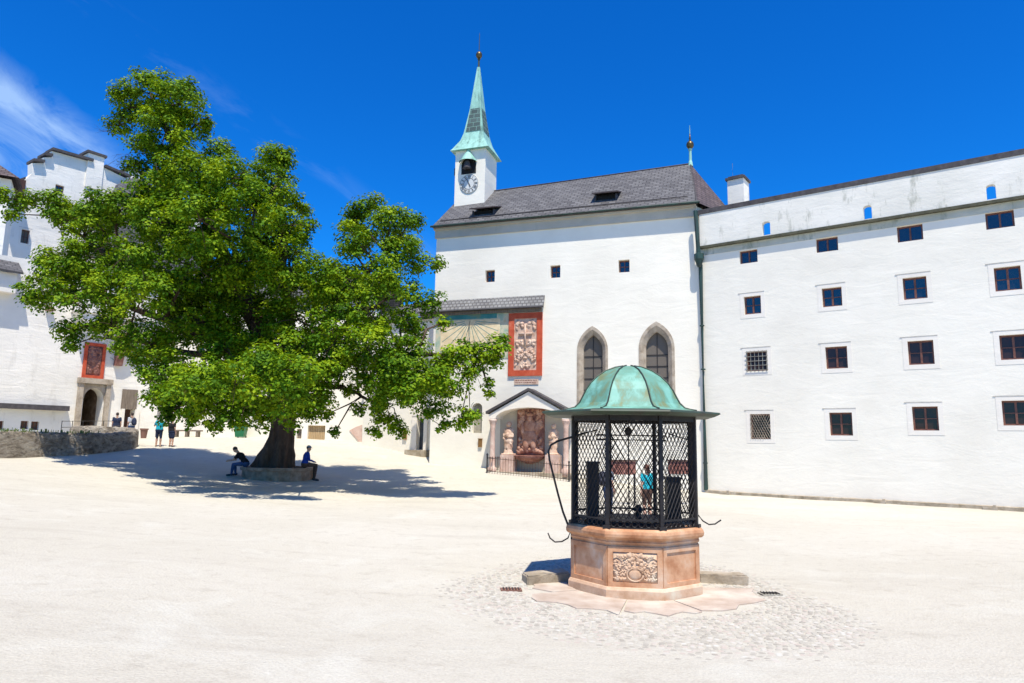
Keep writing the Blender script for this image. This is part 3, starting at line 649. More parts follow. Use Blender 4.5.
# bronze box
for (x, y, pl) in ((480.5,443,CH),):
    a, b, c, d = pxrect(pl, x-1.8, y-4, x+1.8, y+4); bm = new(); pbox(bm, pl, a, b, c, d, .003, .10); pbox(bm, pl, a-.02, b+.02, d, d+.03, .003, .13)
    o = obj('wall_box', bm, M['bronze'], None, origin=pl.P(a,c)); tag(o, 'small brown box on the church wall left of the gabled shrine', 'box')
# ============================================================ GABLED SHRINE
dep = 1.15
sh = empty('wall_shrine', CH.P(CH.uv(528,470)[0], gz(*CH.P(CH.uv(528,470)[0],0).xy)), 'gabled shrine porch with slim columns on the church wall', 'shrine')
sa = CH.uv(488, 440, dep)[0]; sb = CH.uv(570, 440, dep)[0]; sm = (sa+sb)/2; zap = CH.Z(528, 388, dep); zea = CH.Z(528, 411.5, dep)
zf = gz(*CH.P(sm,0,dep).xy)-.05
bm = new(); th = .14
for sgn in (-1, 1):
    x1 = sa-.12 if sgn < 0 else sb+.12
    a = [CH.P(sm,zap,dep+.15), CH.P(x1,zea,dep+.15), CH.P(x1,zea,.03), CH.P(sm,zap,.03)]
    if sgn < 0: a = [a[1],a[0],a[3],a[2]]
    add_hex(bm, [q-Vector((0,0,th)) for q in a]+a)
obj('gable_roof', bm, M['coping'], sh)
# front gable face with round arch
W = (sb-sa)/2; zs = zea-.30
ao = [(sa+.05, zea-.16), (sa+.05, zea-.34), (sa+.42, zea-.34)]
n = 12; aw = W-.42; arcp = [(sm-aw*math.cos(PI*k/n), zea-.34+.62*math.sin(PI*k/n)) for k in range(n+1)]
out = [(sa+.05, zea-.17), (sa+.05, zea-.40)] + [(x, z-.06) for x, z in arcp] + [(sb-.05, zea-.40), (sb-.05, zea-.17), (sm, zap-.20)]
bm = new(); pprism(bm, CH, out, dep-.16, dep+.05); obj('arched_gable', bm, M['surround'], sh)
bm = new()
for k in range(n):
    (x0, z0), (x1, z1) = arcp[k], arcp[k+1]; quad(bm, [CH.P(x0,z0-.06,dep-.16), CH.P(x1,z1-.06,dep-.16), CH.P(x1,z1-.06,.03), CH.P(x0,z0-.06,.03)])
obj('vault', bm, M['surround'], sh)
bm = new(); pprism(bm, CH, [(sa+.3, zf), (sb-.3, zf), (sb-.3, zea-.3)] + [(x, z) for x, z in arcp[::-1]] + [(sa+.3, zea-.3)], .003, .028); obj('back_wall', bm, M['cornice'], sh)
for s in (sa+.24, sb-.24):
    bm = new(); pc = CH.P(s, zf, dep-.08); Hc = zea-.42-zf
    add_lathe(bm, pc, [(.24,0),(.24,.35),(.17,.42),(.15,.5),(.13,Hc-.5),(.15,Hc-.42),(.14,Hc-.38),(.2,Hc-.15),(.23,Hc-.1),(.23,Hc)], 14); obj('column', bm, M['pinkstone'], sh, True)
bm = new(); pbox(bm, CH, sa-.05, sb+.05, zf-.3, zf+.16, .03, dep+.1); obj('step', bm, M['kerb'], sh)
# central relief
cs0 = CH.uv(517, 430, .3)[0]; cs1 = CH.uv(543.5, 430, .3)[0]; cz1 = CH.Z(530, 407.5, .3); cz0 = CH.Z(530, 455, .3); cm = (cs0+cs1)/2
rel = empty('altar_relief', CH.P(cm, cz0), 'dark red marble relief with a seated robed figure in the middle of the shrine', 'relief')
bm = new(); pbox(bm, CH, cs0, cs1, cz0, cz1, .031, .28); obj('slab', bm, M['redmarble'], rel)
RM = Matrix(((CH.u.x, CH.n.x, 0), (CH.u.y, CH.n.y, 0), (0,0,1))).to_4x4()
Hh = cz1-cz0
bm = new(); add_ell(bm, CH.P(cm, cz1-.62, .38), (.17,.15,.2), 12, RM); add_lathe(bm, CH.P(cm, cz1-.48, .36), [(.17,0),(.19,.12),(.12,.16)], 10)
for (ds, z, w, h) in ((0,.60,.40,.42),(0,.38,.46,.5),(-.22,.24,.2,.42),(.22,.24,.2,.42),(-.42,.55,.14,.36),(.42,.55,.14,.36)): add_ell(bm, CH.P(cm+ds, cz0+Hh*z, .32), (w,.2,h), 12, RM)
relief_lumps(bm, CH, cs0+.12, cm-.42, cz0+.35, cz1-.2, .28, 22, (.08,.16), .13, 11, cm); relief_lumps(bm, CH, cs0+.1, cm, cz0+.08, cz0+.4, .28, 12, (.08,.18), .14, 12)
relief_lumps(bm, CH, cs0+.2, cm-.1, cz1-.35, cz1-.1, .28, 5, (.05,.10), .10, 13, cm)
obj('carved_figure', bm, M['figure'], rel, True)
bm = new(); add_lathe(bm, CH.P(cm, cz0-.48, .32), [(.15,0),(.5,.12),(.82,.32),(.86,.44),(.80,.46)], 20); bo = obj('stone_basin', bm, M['redmarble'], rel)
# statues
def statue(px, ybase, ytop, label, seed, mirror=1):
    s = CH.uv(px, ybase, .6)[0]; z0 = CH.Z(px, ybase, .6); z1 = CH.Z(px, ytop, .6); Hs = z1-z0; B = CH.P(s, z0, .6); bm = new()
    def P(x, f, z): return B + CH.u*x*mirror + CH.n*f + Vector((0,0,z*Hs))
    def seg(a, b, r1, r2): add_tube(bm, [a, a.lerp(b,.5), b], [r1, (r1+r2)/2, r2], 14); add_ell(bm, a, (r1,r1,r1), 12); add_ell(bm, b, (r2,r2,r2), 12)
    k = Hs
    seg(P(0,0,.04), P(0,0,.42), .16*k*.9, .12*k); seg(P(0,0,.42), P(0,0,.70), .15*k, .13*k)
    seg(P(-.09*k,0,.74), P(.09*k,0,.74), .06*k, .06*k); seg(P(-.05*k,0,.62), P(-.05*k,.0,.76), .09*k, .08*k); seg(P(.05*k,0,.62), P(.05*k,.0,.76), .09*k, .08*k)
    seg(P(-.12*k,0,.73), P(-.135*k,.05*k,.57), .048*k, .04*k); seg(P(-.135*k,.05*k,.57), P(-.02*k,.14*k,.62), .04*k, .028*k)
    seg(P(.12*k,0,.73), P(.135*k,.04*k,.56), .048*k, .04*k); seg(P(.135*k,.04*k,.56), P(.04*k,.14*k,.55), .04*k, .028*k)
    add_ell(bm, P(.0,.15*k,.60), (.05*k,.04*k,.07*k), 10)
    seg(P(0,0,.80), P(0,.01,.87), .04*k, .04*k); add_ell(bm, P(0,.015*k,.92), (.078*k,.082*k,.085*k), 14, RM); add_ell(bm, P(0,.105*k,.905), (.012*k,.016*k,.02*k), 8)
    add_ell(bm, P(0,-.01*k,.935), (.088*k,.085*k,.082*k), 12, RM)
    for j in range(9):
        a = -1.2+2.4*j/8; seg(P(.15*k*math.sin(a)*.9,.135*k*math.cos(a),.05), P(.11*k*math.sin(a),.10*k*math.cos(a),.52), .022*k, .012*k)
    seg(P(-.14*k,.08*k,.50), P(.12*k,.10*k,.33), .03*k, .02*k)
    add_box(bm, P(0,0,.02), (.4*k*.9,.36*k,.06*k), math.atan2(CH.u.y, CH.u.x))
    o = remesh(bm, 'statue', .022, [M['relief']]); 
    o.location = (0,0,0); tag(o, label, 'statue', 'statues in the shrine'); return o
def remesh(bm, name, vox, mats, parent=None):
    me = bpy.data.meshes.new(name+'_raw'); bm.to_mesh(me); bm.free(); t = bpy.data.objects.new('tmp', me); C.objects.link(t)
    md = t.modifiers.new('r', 'REMESH'); md.mode = 'VOXEL'; md.voxel_size = vox
    sm_ = t.modifiers.new('s', 'SMOOTH'); sm_.factor = .5; sm_.iterations = 2
    dg = bpy.context.evaluated_depsgraph_get(); ev = t.evaluated_get(dg); m2 = bpy.data.meshes.new_from_object(ev); bpy.data.objects.remove(t)
    m2.materials.clear()
    for m in mats: m2.materials.append(m)
    for p in m2.polygons: p.use_smooth = True
    o = bpy.data.objects.new(name, m2); C.objects.link(o)
    if parent is not None: o.parent = parent
    return o
for px_, yb, yt, lb, sd_, mr in ((508.5,455,422,'pale robed stone statue left of the red marble relief in the shrine',1,1),(553.5,455,424,'pale robed stone statue right of the red marble relief in the shrine',2,-1)):
    s = CH.uv(px_, yb, .6)[0]; z0 = CH.Z(px_, yb, .6); bm = new(); pbox(bm, CH, s-.38, s+.38, zf+.16, z0+.01, .25, .95)
    o = obj('pedestal', bm, M['pinkstone'], None, origin=CH.P(s, zf+.16, .6)); tag(o, 'pink stone pedestal under the %s shrine statue' % ('left' if mr == 1 else 'right'), 'pedestal', 'pedestals in the shrine'); statue(px_, yb, yt, lb, sd_, mr)
# railing
ro = 2.1; ra, rb = CH.uv(487, 468, ro)[0], CH.uv(569, 468, ro)[0]
rail = empty('iron_railing', CH.P((ra+rb)/2, zf-.2, ro), 'low rusty iron railing in front of the gabled shrine', 'railing')
bm = new(); zb_ = [gz(*CH.P(x,0,ro).xy) for x in (ra, rb)]; hR = .86
def zr_(s): t = (s-ra)/(rb-ra); return zb_[0]*(1-t)+zb_[1]*t
for h in (.12, hR-.05): add_tube(bm, [CH.P(ra,zr_(ra)+h,ro), CH.P(rb,zr_(rb)+h,ro)], .02, 6)
for s in (ra, rb):
    for h in (.12, hR-.05): add_tube(bm, [CH.P(s,zr_(s)+h,ro), CH.P(s,zr_(s)+h+.0,.05)], .02, 6)
obj('rail', bm, M['iron'], rail)
r_iron = rocky('rusty_iron', [(.3,(.10,.045,.03)),(.7,(.22,.11,.08))], 6, bd=.003)
n = 30
for k in range(n+1):
    s = ra+(rb-ra)*k/n; bm = new(); z = zr_(s); add_tube(bm, [CH.P(s,z-.02,ro), CH.P(s,z+hR,ro), CH.P(s,z+hR+.08,ro)], [.014,.014,.002], 5); obj('baluster', bm, r_iron, rail)
for s in (ra, rb):
    for k in range(1, 8):
        o_ = ro*k/8; bm = new(); z = zr_(s); add_tube(bm, [CH.P(s,z-.02,o_), CH.P(s,z+hR,o_)], .014, 5); obj('baluster', bm, r_iron, rail)
for s in (ra, rb):
    bm = new(); add_lathe(bm, CH.P(s,zr_(s)-.05,ro), [(.04,0),(.04,1.0),(.055,1.02),(.055,1.06),(0,1.12)], 8); obj('post', bm, M['iron'], rail)
# ============================================================ ANNEX (door) AND MIDDLE BUILDING
Q0 = at(362, 440, 46.6); Q1 = at(431, 440, 43.4)
AN = Plane((Q0.x, Q0.y), (Q1.x-Q0.x, Q1.y-Q0.y)); sl = (Q1.xy-Q0.xy).length+1.5; zan = AN.Z(400, 322)
dr = pxrect(AN, 417.5, 419, 424.5, 449)
an = empty('white_annex', AN.P(sl/2, 1.5), 'low white annex with a narrow dark door beside the church', 'annex')
obj('wall', wall_mesh(AN, [(0,.5),(sl,.5),(sl,zan),(0,zan)], [rect(dr[0],dr[1],dr[2]-.05,dr[3])], reveal=.3, back=.8), M['plaster'], an)
bm = new(); pbox(bm, AN, dr[0], dr[1], dr[2]-.05, dr[3], -.3, -.22)
for k in range(3): pbox(bm, AN, dr[0]+.06, dr[1]-.06, dr[2]+.1+k*.62, dr[2]+.62+k*.62, -.22, -.20)
dd = obj('door', bm, mat('slate_blue_door', (.035,.045,.06), .5)[0], an)
j = pxrect(AN, 412.5, 415, 430, 451); bm = new(); pbox(bm, AN, j[0], dr[0], dr[2]-.2, dr[3]+.2, .003, .12); pbox(bm, AN, dr[1], dr[1]+.28, dr[2]-.2, dr[3]+.2, .003, .12); pbox(bm, AN, j[0], dr[1]+.28, dr[3]+.2, dr[3]+.35, .003, .15); obj('door_surround', bm, M['surround'], an)
bm = new(); pbox(bm, AN, j[0]-.1, dr[1]+.5, dr[2]-.6, dr[2]-.06, .003, .6); obj('doorstep', bm, M['kerb'], an)
bm = new(); pbox(bm, AN, -.1, sl-.5, zan-.0, zan+.15, -.9, .2); 
roofpoly(bm, [AN.P(-.2,zan+.15,.3), AN.P(sl,zan+.15,.3), AN.P(sl,zan+2.2,-4), AN.P(-.2,zan+2.2,-4)]); obj('roof', bm, M['slate'], an)
a, b, c, d = pxrect(AN, 403.5, 432, 407, 439.5); bm = new(); pbox(bm, AN, a, b, c, d, .003, .1); pbox(bm, AN, a-.02, b+.02, d, d+.03, .003, .13)
o = obj('wall_box', bm, M['bronze'], None, origin=AN.P(a,c)); tag(o, 'small brown box on the white annex left of the dark door', 'box')
m0 = at(143, 432, 50.5); m1 = at(363, 436, 49.0); MB_ = Plane((m0.x, m0.y), (m1.x-m0.x, m1.y-m0.y)); ml = (m1.xy-m0.xy).length+.6
mb = empty('white_rear_building', MB_.P(ml/2, 2.4), 'white building behind the linden tree with a tan wooden gate at its foot', 'building')
zmb = MB_.Z(280, 300)
gt = pxrect(MB_, 307.5, 425.5, 325, 441.5); gd = pxrect(MB_, 296.5, 429, 301.5, 440.5)
hl = [rect(gt[0],gt[1],gt[2]-.1,gt[3]), rect(gd[0],gd[1],gd[2]-.1,gd[3])]
mw = [pxrect(MB_, x-4, y-5, x+4, y+5) for x, y in ((200,350),(345,330),(300,345),(250,345),(165,352))]
hl += [rect(*r) for r in mw]
obj('wall', wall_mesh(MB_, [(0,1),(ml,1),(ml,zmb),(0,zmb)], hl, reveal=.3, back=.8), M['plaster'], mb)
for r in mw: make_window(MB_, r, mb, 'small', surround=.12)
bm = new(); m_ = (gt[0]+gt[1])/2
for k in range(10):
    a = gt[0]+(gt[1]-gt[0])*k/10; pbox(bm, MB_, a+.01, a+(gt[1]-gt[0])/10-.01, gt[2]-.1, gt[3], -.3, -.2)
obj('wooden_gate', bm, M['tanwood'], mb)
bm = new(); pbox(bm, MB_, gd[0], gd[1], gd[2]-.1, gd[3], -.3, -.2); pbox(bm, MB_, gd[1]-.08, gd[1]-.04, gd[2]+.35, gd[2]+.42, -.2, -.15); obj('side_door', bm, M['greywood'], mb)
bm = new(); roofpoly(bm, [MB_.P(-.2,zmb,.4), MB_.P(ml+.2,zmb,.4), MB_.P(ml+.2,zmb+3,-4), MB_.P(-.2,zmb+3,-4)]); obj('roof', bm, M['slate'], mb)
bm = new(); roofpoly(bm, [MB_.P(ml+.2,zmb,-8.4), MB_.P(-.2,zmb,-8.4), MB_.P(-.2,zmb+3,-4), MB_.P(ml+.2,zmb+3,-4)]); obj('roof', bm, M['slate'], mb)
# flat pinkish brown plate on the wall at the corner
bm = new(); pts = [MB_.uv(x, y) for x, y in ((350.5,430),(362,444.5),(362,425))]
sp_ = [MB_.uv(x, y) for x, y in ((349.5,430.5),(355,437),(361.5,445),(362.2,445),(362.2,424.8),(356,427))]
pprism(bm, MB_, sp_, .003, .05); o = obj('corner_plate', bm, M['pinkstone'], mb)
# pot, stone bench, green bin
def pot(px, py, Y, h, r, label):
    p = at(px, py, Y); p.z = gz(p.x, p.y); bm = new(); add_lathe(bm, p, [(r*.65,0),(r*.9,h*.85),(r*1.05,h*.86),(r*1.05,h),(r*.9,h),(r*.85,h*.8),(0,h*.8)], 14)
    o = obj('plant_pot', bm, M['terracotta'], None, origin=p); tag(o, label, 'pot'); return o
pot(143.5, 437.5, 47.0, .66, .26, 'brown terracotta tub beside the wall right of the left side doorway')
p = at(187, 437, 49.2); p.z = gz(p.x, p.y); rz_ = math.atan2(MB_.u.y, MB_.u.x)
be = empty('stone_bench', p, 'long brown bench by the white wall behind the tree', 'bench')
bm = new(); add_box(bm, p+Vector((0,0,.46)), (2.1,.4,.1), rz_); obj('seat', bm, M['greywood'], be)
for k in (-.8, 0, .8): bm = new(); add_box(bm, p+MB_.u*k+Vector((0,0,.2)), (.16,.34,.42), rz_); obj('leg', bm, M['greywood'], be)
p = at(240.5, 437, 49.0); p.z = gz(p.x, p.y); bn = empty('green_bin', p, 'green bin in front of the white wall left of the trunk', 'bin')
bm = new(); add_hex(bm, [p+Vector(q) for q in ((-.3,-.25,.05),(.3,-.25,.05),(.3,.25,.05),(-.3,.25,.05),(-.38,-.32,.8),(.38,-.32,.8),(.38,.32,.8),(-.38,.32,.8))]); obj('body', bm, M['greenpaint'], bn)
bm = new(); add_hex(bm, [p+Vector(q) for q in ((-.4,-.36,.8),(.4,-.36,.8),(.4,.34,.8),(-.4,.34,.8),(-.38,-.3,.87),(.38,-.3,.87),(.38,.3,.93),(-.38,.3,.93))]); obj('lid', bm, M['greenpaint'], bn)
for k in (-.28,.28): bm = new(); add_tube(bm, [p+Vector((k-.03,.25,.08)), p+Vector((k+.03,.25,.08))], .08, 10); obj('wheel', bm, M['iron'], bn)
# ============================================================ LEFT GATE BUILDING
lf = empty('old_gate_building', LF.P(0, 1.8), 'old rough white building with a stone framed arched gate at the left', 'building')
u = lambda x, y, o=0: LF.uv(x, y, o)
sL = u(0, 300)[0]-7; sR_ = u(150, 400)[0]+.6
gi = pxrect(LF, 82, 388, 102, 434); ga = arch(gi[0], gi[1], gi[2]-.4, gi[3]-.7, gi[3], 8, False)
sd2 = pxrect(LF, 123, 409, 133.5, 434)
win_l = pxrect(LF, 21, 229.5, 29.5, 243.5)
lw = [pxrect(LF, x0, y0, x1, y1) for x0, y0, x1, y1 in ((20.5,421,28.5,429),(31,421.5,39,430),(-2,421,3.5,430))]
ztl = u(60, 262)[1]
outl = [(sL,.8),(sR_,.8),(sR_, u(146,275)[1]),(u(30,250)[0], u(30,250)[1]),(u(30,235)[0], u(30,262)[1]),(sL, u(2,268)[1])]
outl = [(sL,.8),(sR_,.8),(sR_, u(146,268)[1]),(u(20,258)[0], u(20,258)[1]),(sL, u(2,264)[1]+.4)]
obj('wall', wall_mesh(LF, outl, [ga, rect(sd2[0],sd2[1],sd2[2]-.3,sd2[3])]+[rect(*r) for r in lw], reveal=.9, back=.9, through=True), M['plaster_left'], lf)
for r in lw: make_window(LF, r, lf, 'small', surround=0, reveal=.3, glassm='glassdark')
# passage behind the arch
bm = new(); 
q0, q1 = gi[0]-.05, gi[1]+.05
quad(bm, [LF.P(q0,gi[2]-.5,-.9), LF.P(q0,gi[2]-.5,-5), LF.P(q0,gi[3]+.1,-5), LF.P(q0,gi[3]+.1,-.9)]); quad(bm, [LF.P(q1,gi[2]-.5,-.9), LF.P(q1,gi[2]-.5,-5), LF.P(q1,gi[3]+.1,-5), LF.P(q1,gi[3]+.1,-.9)])
quad(bm, [LF.P(q0,gi[3]+.1,-.9), LF.P(q1,gi[3]+.1,-.9), LF.P(q1,gi[3]+.1,-5), LF.P(q0,gi[3]+.1,-5)]); quad(bm, [LF.P(q0,gi[2]-.5,-5), LF.P(q1,gi[2]-.5,-5), LF.P(q1,gi[3]+.1,-5), LF.P(q0,gi[3]+.1,-5)])
obj('gate_passage', bm, M['brownstone'], lf)
# stone portal frame
go = pxrect(LF, 75.5, 378.5, 107.5, 434); gm0 = pxrect(LF, 80, 384, 103, 434); bm = new()
pbox(bm, LF, go[0], gm0[0], go[2]-.6, go[3]-.35, .003, .25); pbox(bm, LF, gm0[1], go[1], go[2]-.6, go[3]-.35, .003, .25)
pbox(bm, LF, go[0]-.08, go[1]+.08, go[3]-.35, go[3], .003, .34); gf = obj('portal_frame', bm, M['sandstone'], lf)
bm = new(); pprism(bm, LF, [(gm0[0]+.01,gi[3]-.9),(gm0[0]+.01,gm0[3]-.02),(gm0[1]-.01,gm0[3]-.02),(gm0[1]-.01,gi[3]-.9)]+[(x,z) for x,z in ga[2:]], .003, .08); obj('spandrel', bm, M['sandstone'], gf)
# side door: weathered lintel panel above dark opening
so_ = pxrect(LF, 121.5, 389.5, 136.5, 409); bm = new(); pbox(bm, LF, so_[0], so_[1], so_[2], so_[3], .003, .10); obj('lintel_panel', bm, M['greywood'], lf)
bm = new(); pbox(bm, LF, sd2[0], sd2[1], sd2[2]-.3, sd2[3], -.7, -.6); obj('side_door', bm, M['darkwood'], lf)
bm = new(); pbox(bm, LF, sd2[0]-.22, sd2[0]-.0, sd2[2]-.3, sd2[3]-.0, .003, .12); pbox(bm, LF, sd2[1], sd2[1]+.3, sd2[2]-.3, sd2[3], .003, .12); obj('door_jamb', bm, M['surround'], lf)
# dark eave band with paler wall below on the left
d0 = u(67, 406)[0]; zb1 = u(30, 404.5)[1]; zb2 = u(30, 409.5)[1]
bm = new(); pbox(bm, LF, sL, d0, zb2, zb1, .003, .45); obj('dark_ledge', bm, M['coping'], lf)
bm = new(); pprism(bm, LF, rect(sL, d0, .8, zb2-.02), .003, .03) ; bm.free()
# corbel chute
a = pxrect(LF, 114, 352, 121, 366); bm = new(); add_hex(bm, [LF.P(a[0],a[2],.3), LF.P(a[1],a[2],.3), LF.P(a[1],a[2],.003), LF.P(a[0],a[2],.003), LF.P(a[0],a[3]+1.2,.9), LF.P(a[1],a[3]+1.2,.9), LF.P(a[1],a[3]+1.2,.003), LF.P(a[0],a[3]+1.2,.003)]); obj('stone_corbel', bm, M['redmarble'], lf)
a = pxrect(LF, 45, 307, 52, 311); bm = new(); pbox(bm, LF, a[0], a[1], a[2], a[3], .003, .35); obj('stone_corbel', bm, M['redmarble'], lf)
# projecting box added behind the crown to shade the wall above the gate
g0, g1 = u(72, 300)[0], u(150, 300)[0]; zg = u(110, 318)[1]
bm = new(); pbox(bm, LF, g0, g1, zg, u(110,280)[1], .003, 1.1)
shade_box = obj('added_shade_box', bm, M['plaster_left'], lf)
bm = new(); nn_ = 3; w_ = (g1-g0)/nn_
for k in range(nn_):
    a = g0+k*w_; pprism(bm, LF, [(a+.1, zg-.0), (a+w_-.1, zg), (a+w_/2, zg-1.0)], .003, .95) 
obj('added_shade_wedge', bm, M['plaster_left'], shade_box)
bm = new(); roofpoly(bm, [LF.P(g0-.3,u(110,280)[1],1.4), LF.P(g1+.3,u(110,280)[1],1.4), LF.P(g1+.3,u(110,266)[1],.05), LF.P(g0-.3,u(110,266)[1],.05)]); obj('added_shade_roof', bm, M['slate'], shade_box)
# small lean-to roofs at far left
def leanto(x0, x1, yh, yl, off, name='lean_to_roof'):
    s0 = u(x0, yl, off)[0]; s1 = u(x1, yl, off)[0]; zl_ = u((x0+x1)/2, yl, off)[1]; zh_ = u((x0+x1)/2, yh, .0)[1]; bm = new()
    roofpoly(bm, [LF.P(s0,zl_,off), LF.P(s1,zl_,off), LF.P(s1,zh_,.0), LF.P(s0,zh_,.0)]); g2 = bmesh.ops.extrude_face_region(bm, geom=bm.faces[:]); bmesh.ops.translate(bm, verts=[v for v in g2['geom'] if isinstance(v, bmesh.types.BMVert)], vec=(0,0,-.12))
    o = obj(name, bm, M['slate'], lf); bm = new(); pbox(bm, LF, s0+.2, s1-.2, zl_-1.3, zl_-.1, .003, off-.3); obj('bay', bm, M['plaster_left'], o)
leanto(-6, 24, 261, 270, 1.0)
# upper gable building behind
G0 = at(20, 230, 54); GB = Plane((G0.x, G0.y), (.58,.81)); ug = lambda x, y, o=0: GB.uv(x, y, o)
up_ = empty('stepped_gable_building', GB.P(0, 8), 'tall white building with chimneys and a sloping dark roof edge at the top left', 'building')
ol = [ug(-60,300), ug(180,330), ug(180,200), ug(140,186), ug(104,167.5), ug(92,162), ug(55,151.5), ug(51.5,156), ug(43.5,156), ug(43.5,161), ug(32,161), ug(32,173.5), ug(25,180), ug(-60,215)]
ol = [ug(-60,300), ug(200,330), ug(200,215), ug(104,167.5), ug(92,162), ug(52,151), ug(51.5,157), ug(43.5,157.5), ug(43.5,163), ug(32,163), ug(32,173.5), ug(25,180), ug(-60,210)]
wu = pxrect(GB, 55, 185, 64, 195.5); wu2 = pxrect(GB, 21, 229.5, 29.5, 243.5)
obj('wall', wall_mesh(GB, ol, [rect(*wu), rect(*wu2)], reveal=.4, back=.9), M['plaster_left'], up_)
make_window(GB, wu, up_, 'small', surround=0, reveal=.3); make_window(GB, wu2, up_, 'small', surround=.15, reveal=.3, glassm='glassdark')
def edge_cap(pts, th=.22, name='roof_edge'):
    bm = new()
    for (a, b) in zip(pts, pts[1:]):
        add_hex(bm, [GB.P(a[0],a[1],.35), GB.P(b[0],b[1],.35), GB.P(b[0],b[1],-1.2), GB.P(a[0],a[1],-1.2), GB.P(a[0],a[1]+th,.35), GB.P(b[0],b[1]+th,.35), GB.P(b[0],b[1]+th,-1.2), GB.P(a[0],a[1]+th,-1.2)])
    obj(name, bm, M['coping'], up_)
edge_cap([ug(51,150.5), ug(92,162)]); edge_cap([ug(43,155.5), ug(51.4,157)]); edge_cap([ug(32,161.5), ug(43.4,163)]); edge_cap([ug(104,167.5), ug(129,178)]); edge_cap([ug(-60,208), ug(24,180)])
for (x0, y0, x1, y1) in ((87,155,103.5,178),(127,171.5,141,190)):
    a = pxrect(GB, x0, y0, x1, y1, .1); bm = new(); pbox(bm, GB, a[0], a[1], a[2]-1, a[3], -1.3, .15); c_ = obj('chimney', bm, M['plaster_left'], up_)
    bm = new(); pbox(bm, GB, a[0]-.15, a[1]+.15, a[3], a[3]+.22, -1.45, .3); obj('chimney_cap', bm, M['coping'], c_)
bm = new(); roofpoly(bm, [GB.P(*ug(104,190),2.2), GB.P(*ug(185,240),2.2), GB.P(*ug(185,205),.0), GB.P(*ug(137,176),.0)]); roofpoly(bm, [GB.P(*ug(60,262),4.4), GB.P(*ug(185,300),4.4), GB.P(*ug(170,200),2.2), GB.P(*ug(104,190),2.2)]) ; obj('slanting_roof', bm, M['slate'], up_)
# tower at the extreme left edge
G1 = at(-40, 230, 44); TW = Plane((G1.x, G1.y), (.85,.52)); ut = lambda x, y, o=0: TW.uv(x, y, o)
lt = empty('left_edge_tower', TW.P(0, 5), 'shaded white tower with a dark roof at the left edge of the view', 'building')
s1_ = ut(5, 230)[0]; bm = new(); pbox(bm, TW, -4, s1_, 3, ut(2,178)[1], -.1-3, 0); obj('wall', bm, M['plaster_left'], lt)
zt2 = ut(2,178)[1]; bm = new(); roofpoly(bm, [TW.P(-4.3,zt2,.7), TW.P(s1_+.5,zt2,.7), TW.P(s1_-2,zt2+2.0,-1.5), TW.P(-4.3,zt2+2.0,-1.5)]); roofpoly(bm, [TW.P(s1_+.5,zt2,.7), TW.P(s1_+.5,zt2,-3.5), TW.P(s1_-2,zt2+2.0,-1.5)]); roofpoly(bm, [TW.P(s1_+.5,zt2,-3.5), TW.P(-4.3,zt2,-3.5), TW.P(-4.3,zt2+2,-1.5), TW.P(s1_-2,zt2+2.0,-1.5)]); obj('roof', bm, M['slatebrown'], lt)
bm = new(); a = [GB.P(*ug(9,184),1.5)]; b0 = pxrect(GB, 9, 178, 26, 187, 1.5); pbox(bm, GB, b0[0], b0[1], b0[2]-1, b0[3], -1, 1.5); obj('dark_dormer', bm, M['darkwood'], up_)
# red framed plaque above the gate
e, q, o_ = framed(LF, 83, 343, 104.5, 378.5, .2, 'wall_plaque', 'red framed grey relief plaque above the arched stone gate', 'plaque', M['redmarble'], 3, 30)
bm = new(); m_ = (q[0]+q[1])/2; pbox(bm, LF, q[0]+.06, q[1]-.06, q[2]+.06, q[3]-.06, o_-.01, o_+.015); relief_lumps(bm, LF, q[0]+.1, m_, q[2]+.1, q[3]-.1, o_, 46, (.05,.14), .05, 21); obj('carving', bm, M['redmarble'], e, True)
# railing in front of the gate
pr = [at(60,440,41.8), at(112,440,43.2)]
for p in pr: p.z = gz(p.x, p.y)
gr = empty('gate_railing', pr[0], 'thin metal handrail in front of the arched stone gate', 'railing'); bm = new()
bm2 = new()
for h in (1.22, .85): add_tube(bm, [pr[0]+Vector((0,0,h)), pr[1]+Vector((0,0,h))], .022, 5)
obj('rail', bm, M['iron'], gr); bm2.free()
for k in range(6):
    p = pr[0].lerp(pr[1], k/5); p.z = gz(p.x, p.y)-.05; bm = new(); add_tube(bm, [p, p+Vector((0,0,1.3))], .022, 5); obj('post', bm, M['iron'], gr)
# ============================================================ LOW RUBBLE WALL
pts = [(-30,16,1.15),(-26.5,22,1.2),(-23.9,27,1.2),(-22.3,30.5,1.16),(-21.5,34,1.05),(-21.1,37,.95),(-21.2,38.6,.95),(-22.0,39.9,.95),(-23.6,40.6,.95),(-26,41,.95)]
def crs(P, t):
    n = len(P)-1; i = min(int(t*n), n-1); f = t*n-i; p = [np.array(P[max(0,min(n,j))]) for j in (i-1,i,i+1,i+2)]
    return .5*((2*p[1])+(-p[0]+p[2])*f+(2*p[0]-5*p[1]+4*p[2]-p[3])*f*f+(-p[0]+3*p[1]-3*p[2]+p[3])*f**3)
path = [crs(pts, k/90) for k in range(91)]
bm = new(); rings = []; rr = random.Random(9)
for i, p in enumerate(path):
    a = path[max(0,i-1)]; b = path[min(90,i+1)]; d = Vector((b[0]-a[0], b[1]-a[1], 0)).normalized(); nn_ = Vector((d.y,-d.x,0)); z0 = gz(p[0],p[1]); P0 = Vector((p[0],p[1],0)); h = p[2]
    sec = []
    for o_, z in ((.32,-.4),(.30,.0),(.27,.3*h),(.25,.55*h),(.24,.85*h),(.20,h-.02),(.05,h+.02),(-.2,h),(-.25,.8*h),(-.3,-.4)):
        j = .05 if z > 0 else 0; sec.append(bm.verts.new(P0 + nn_*(o_+rr.uniform(-j,j)) + Vector((0,0,z0+z+rr.uniform(-j,j)*.8))))
    rings.append(sec)
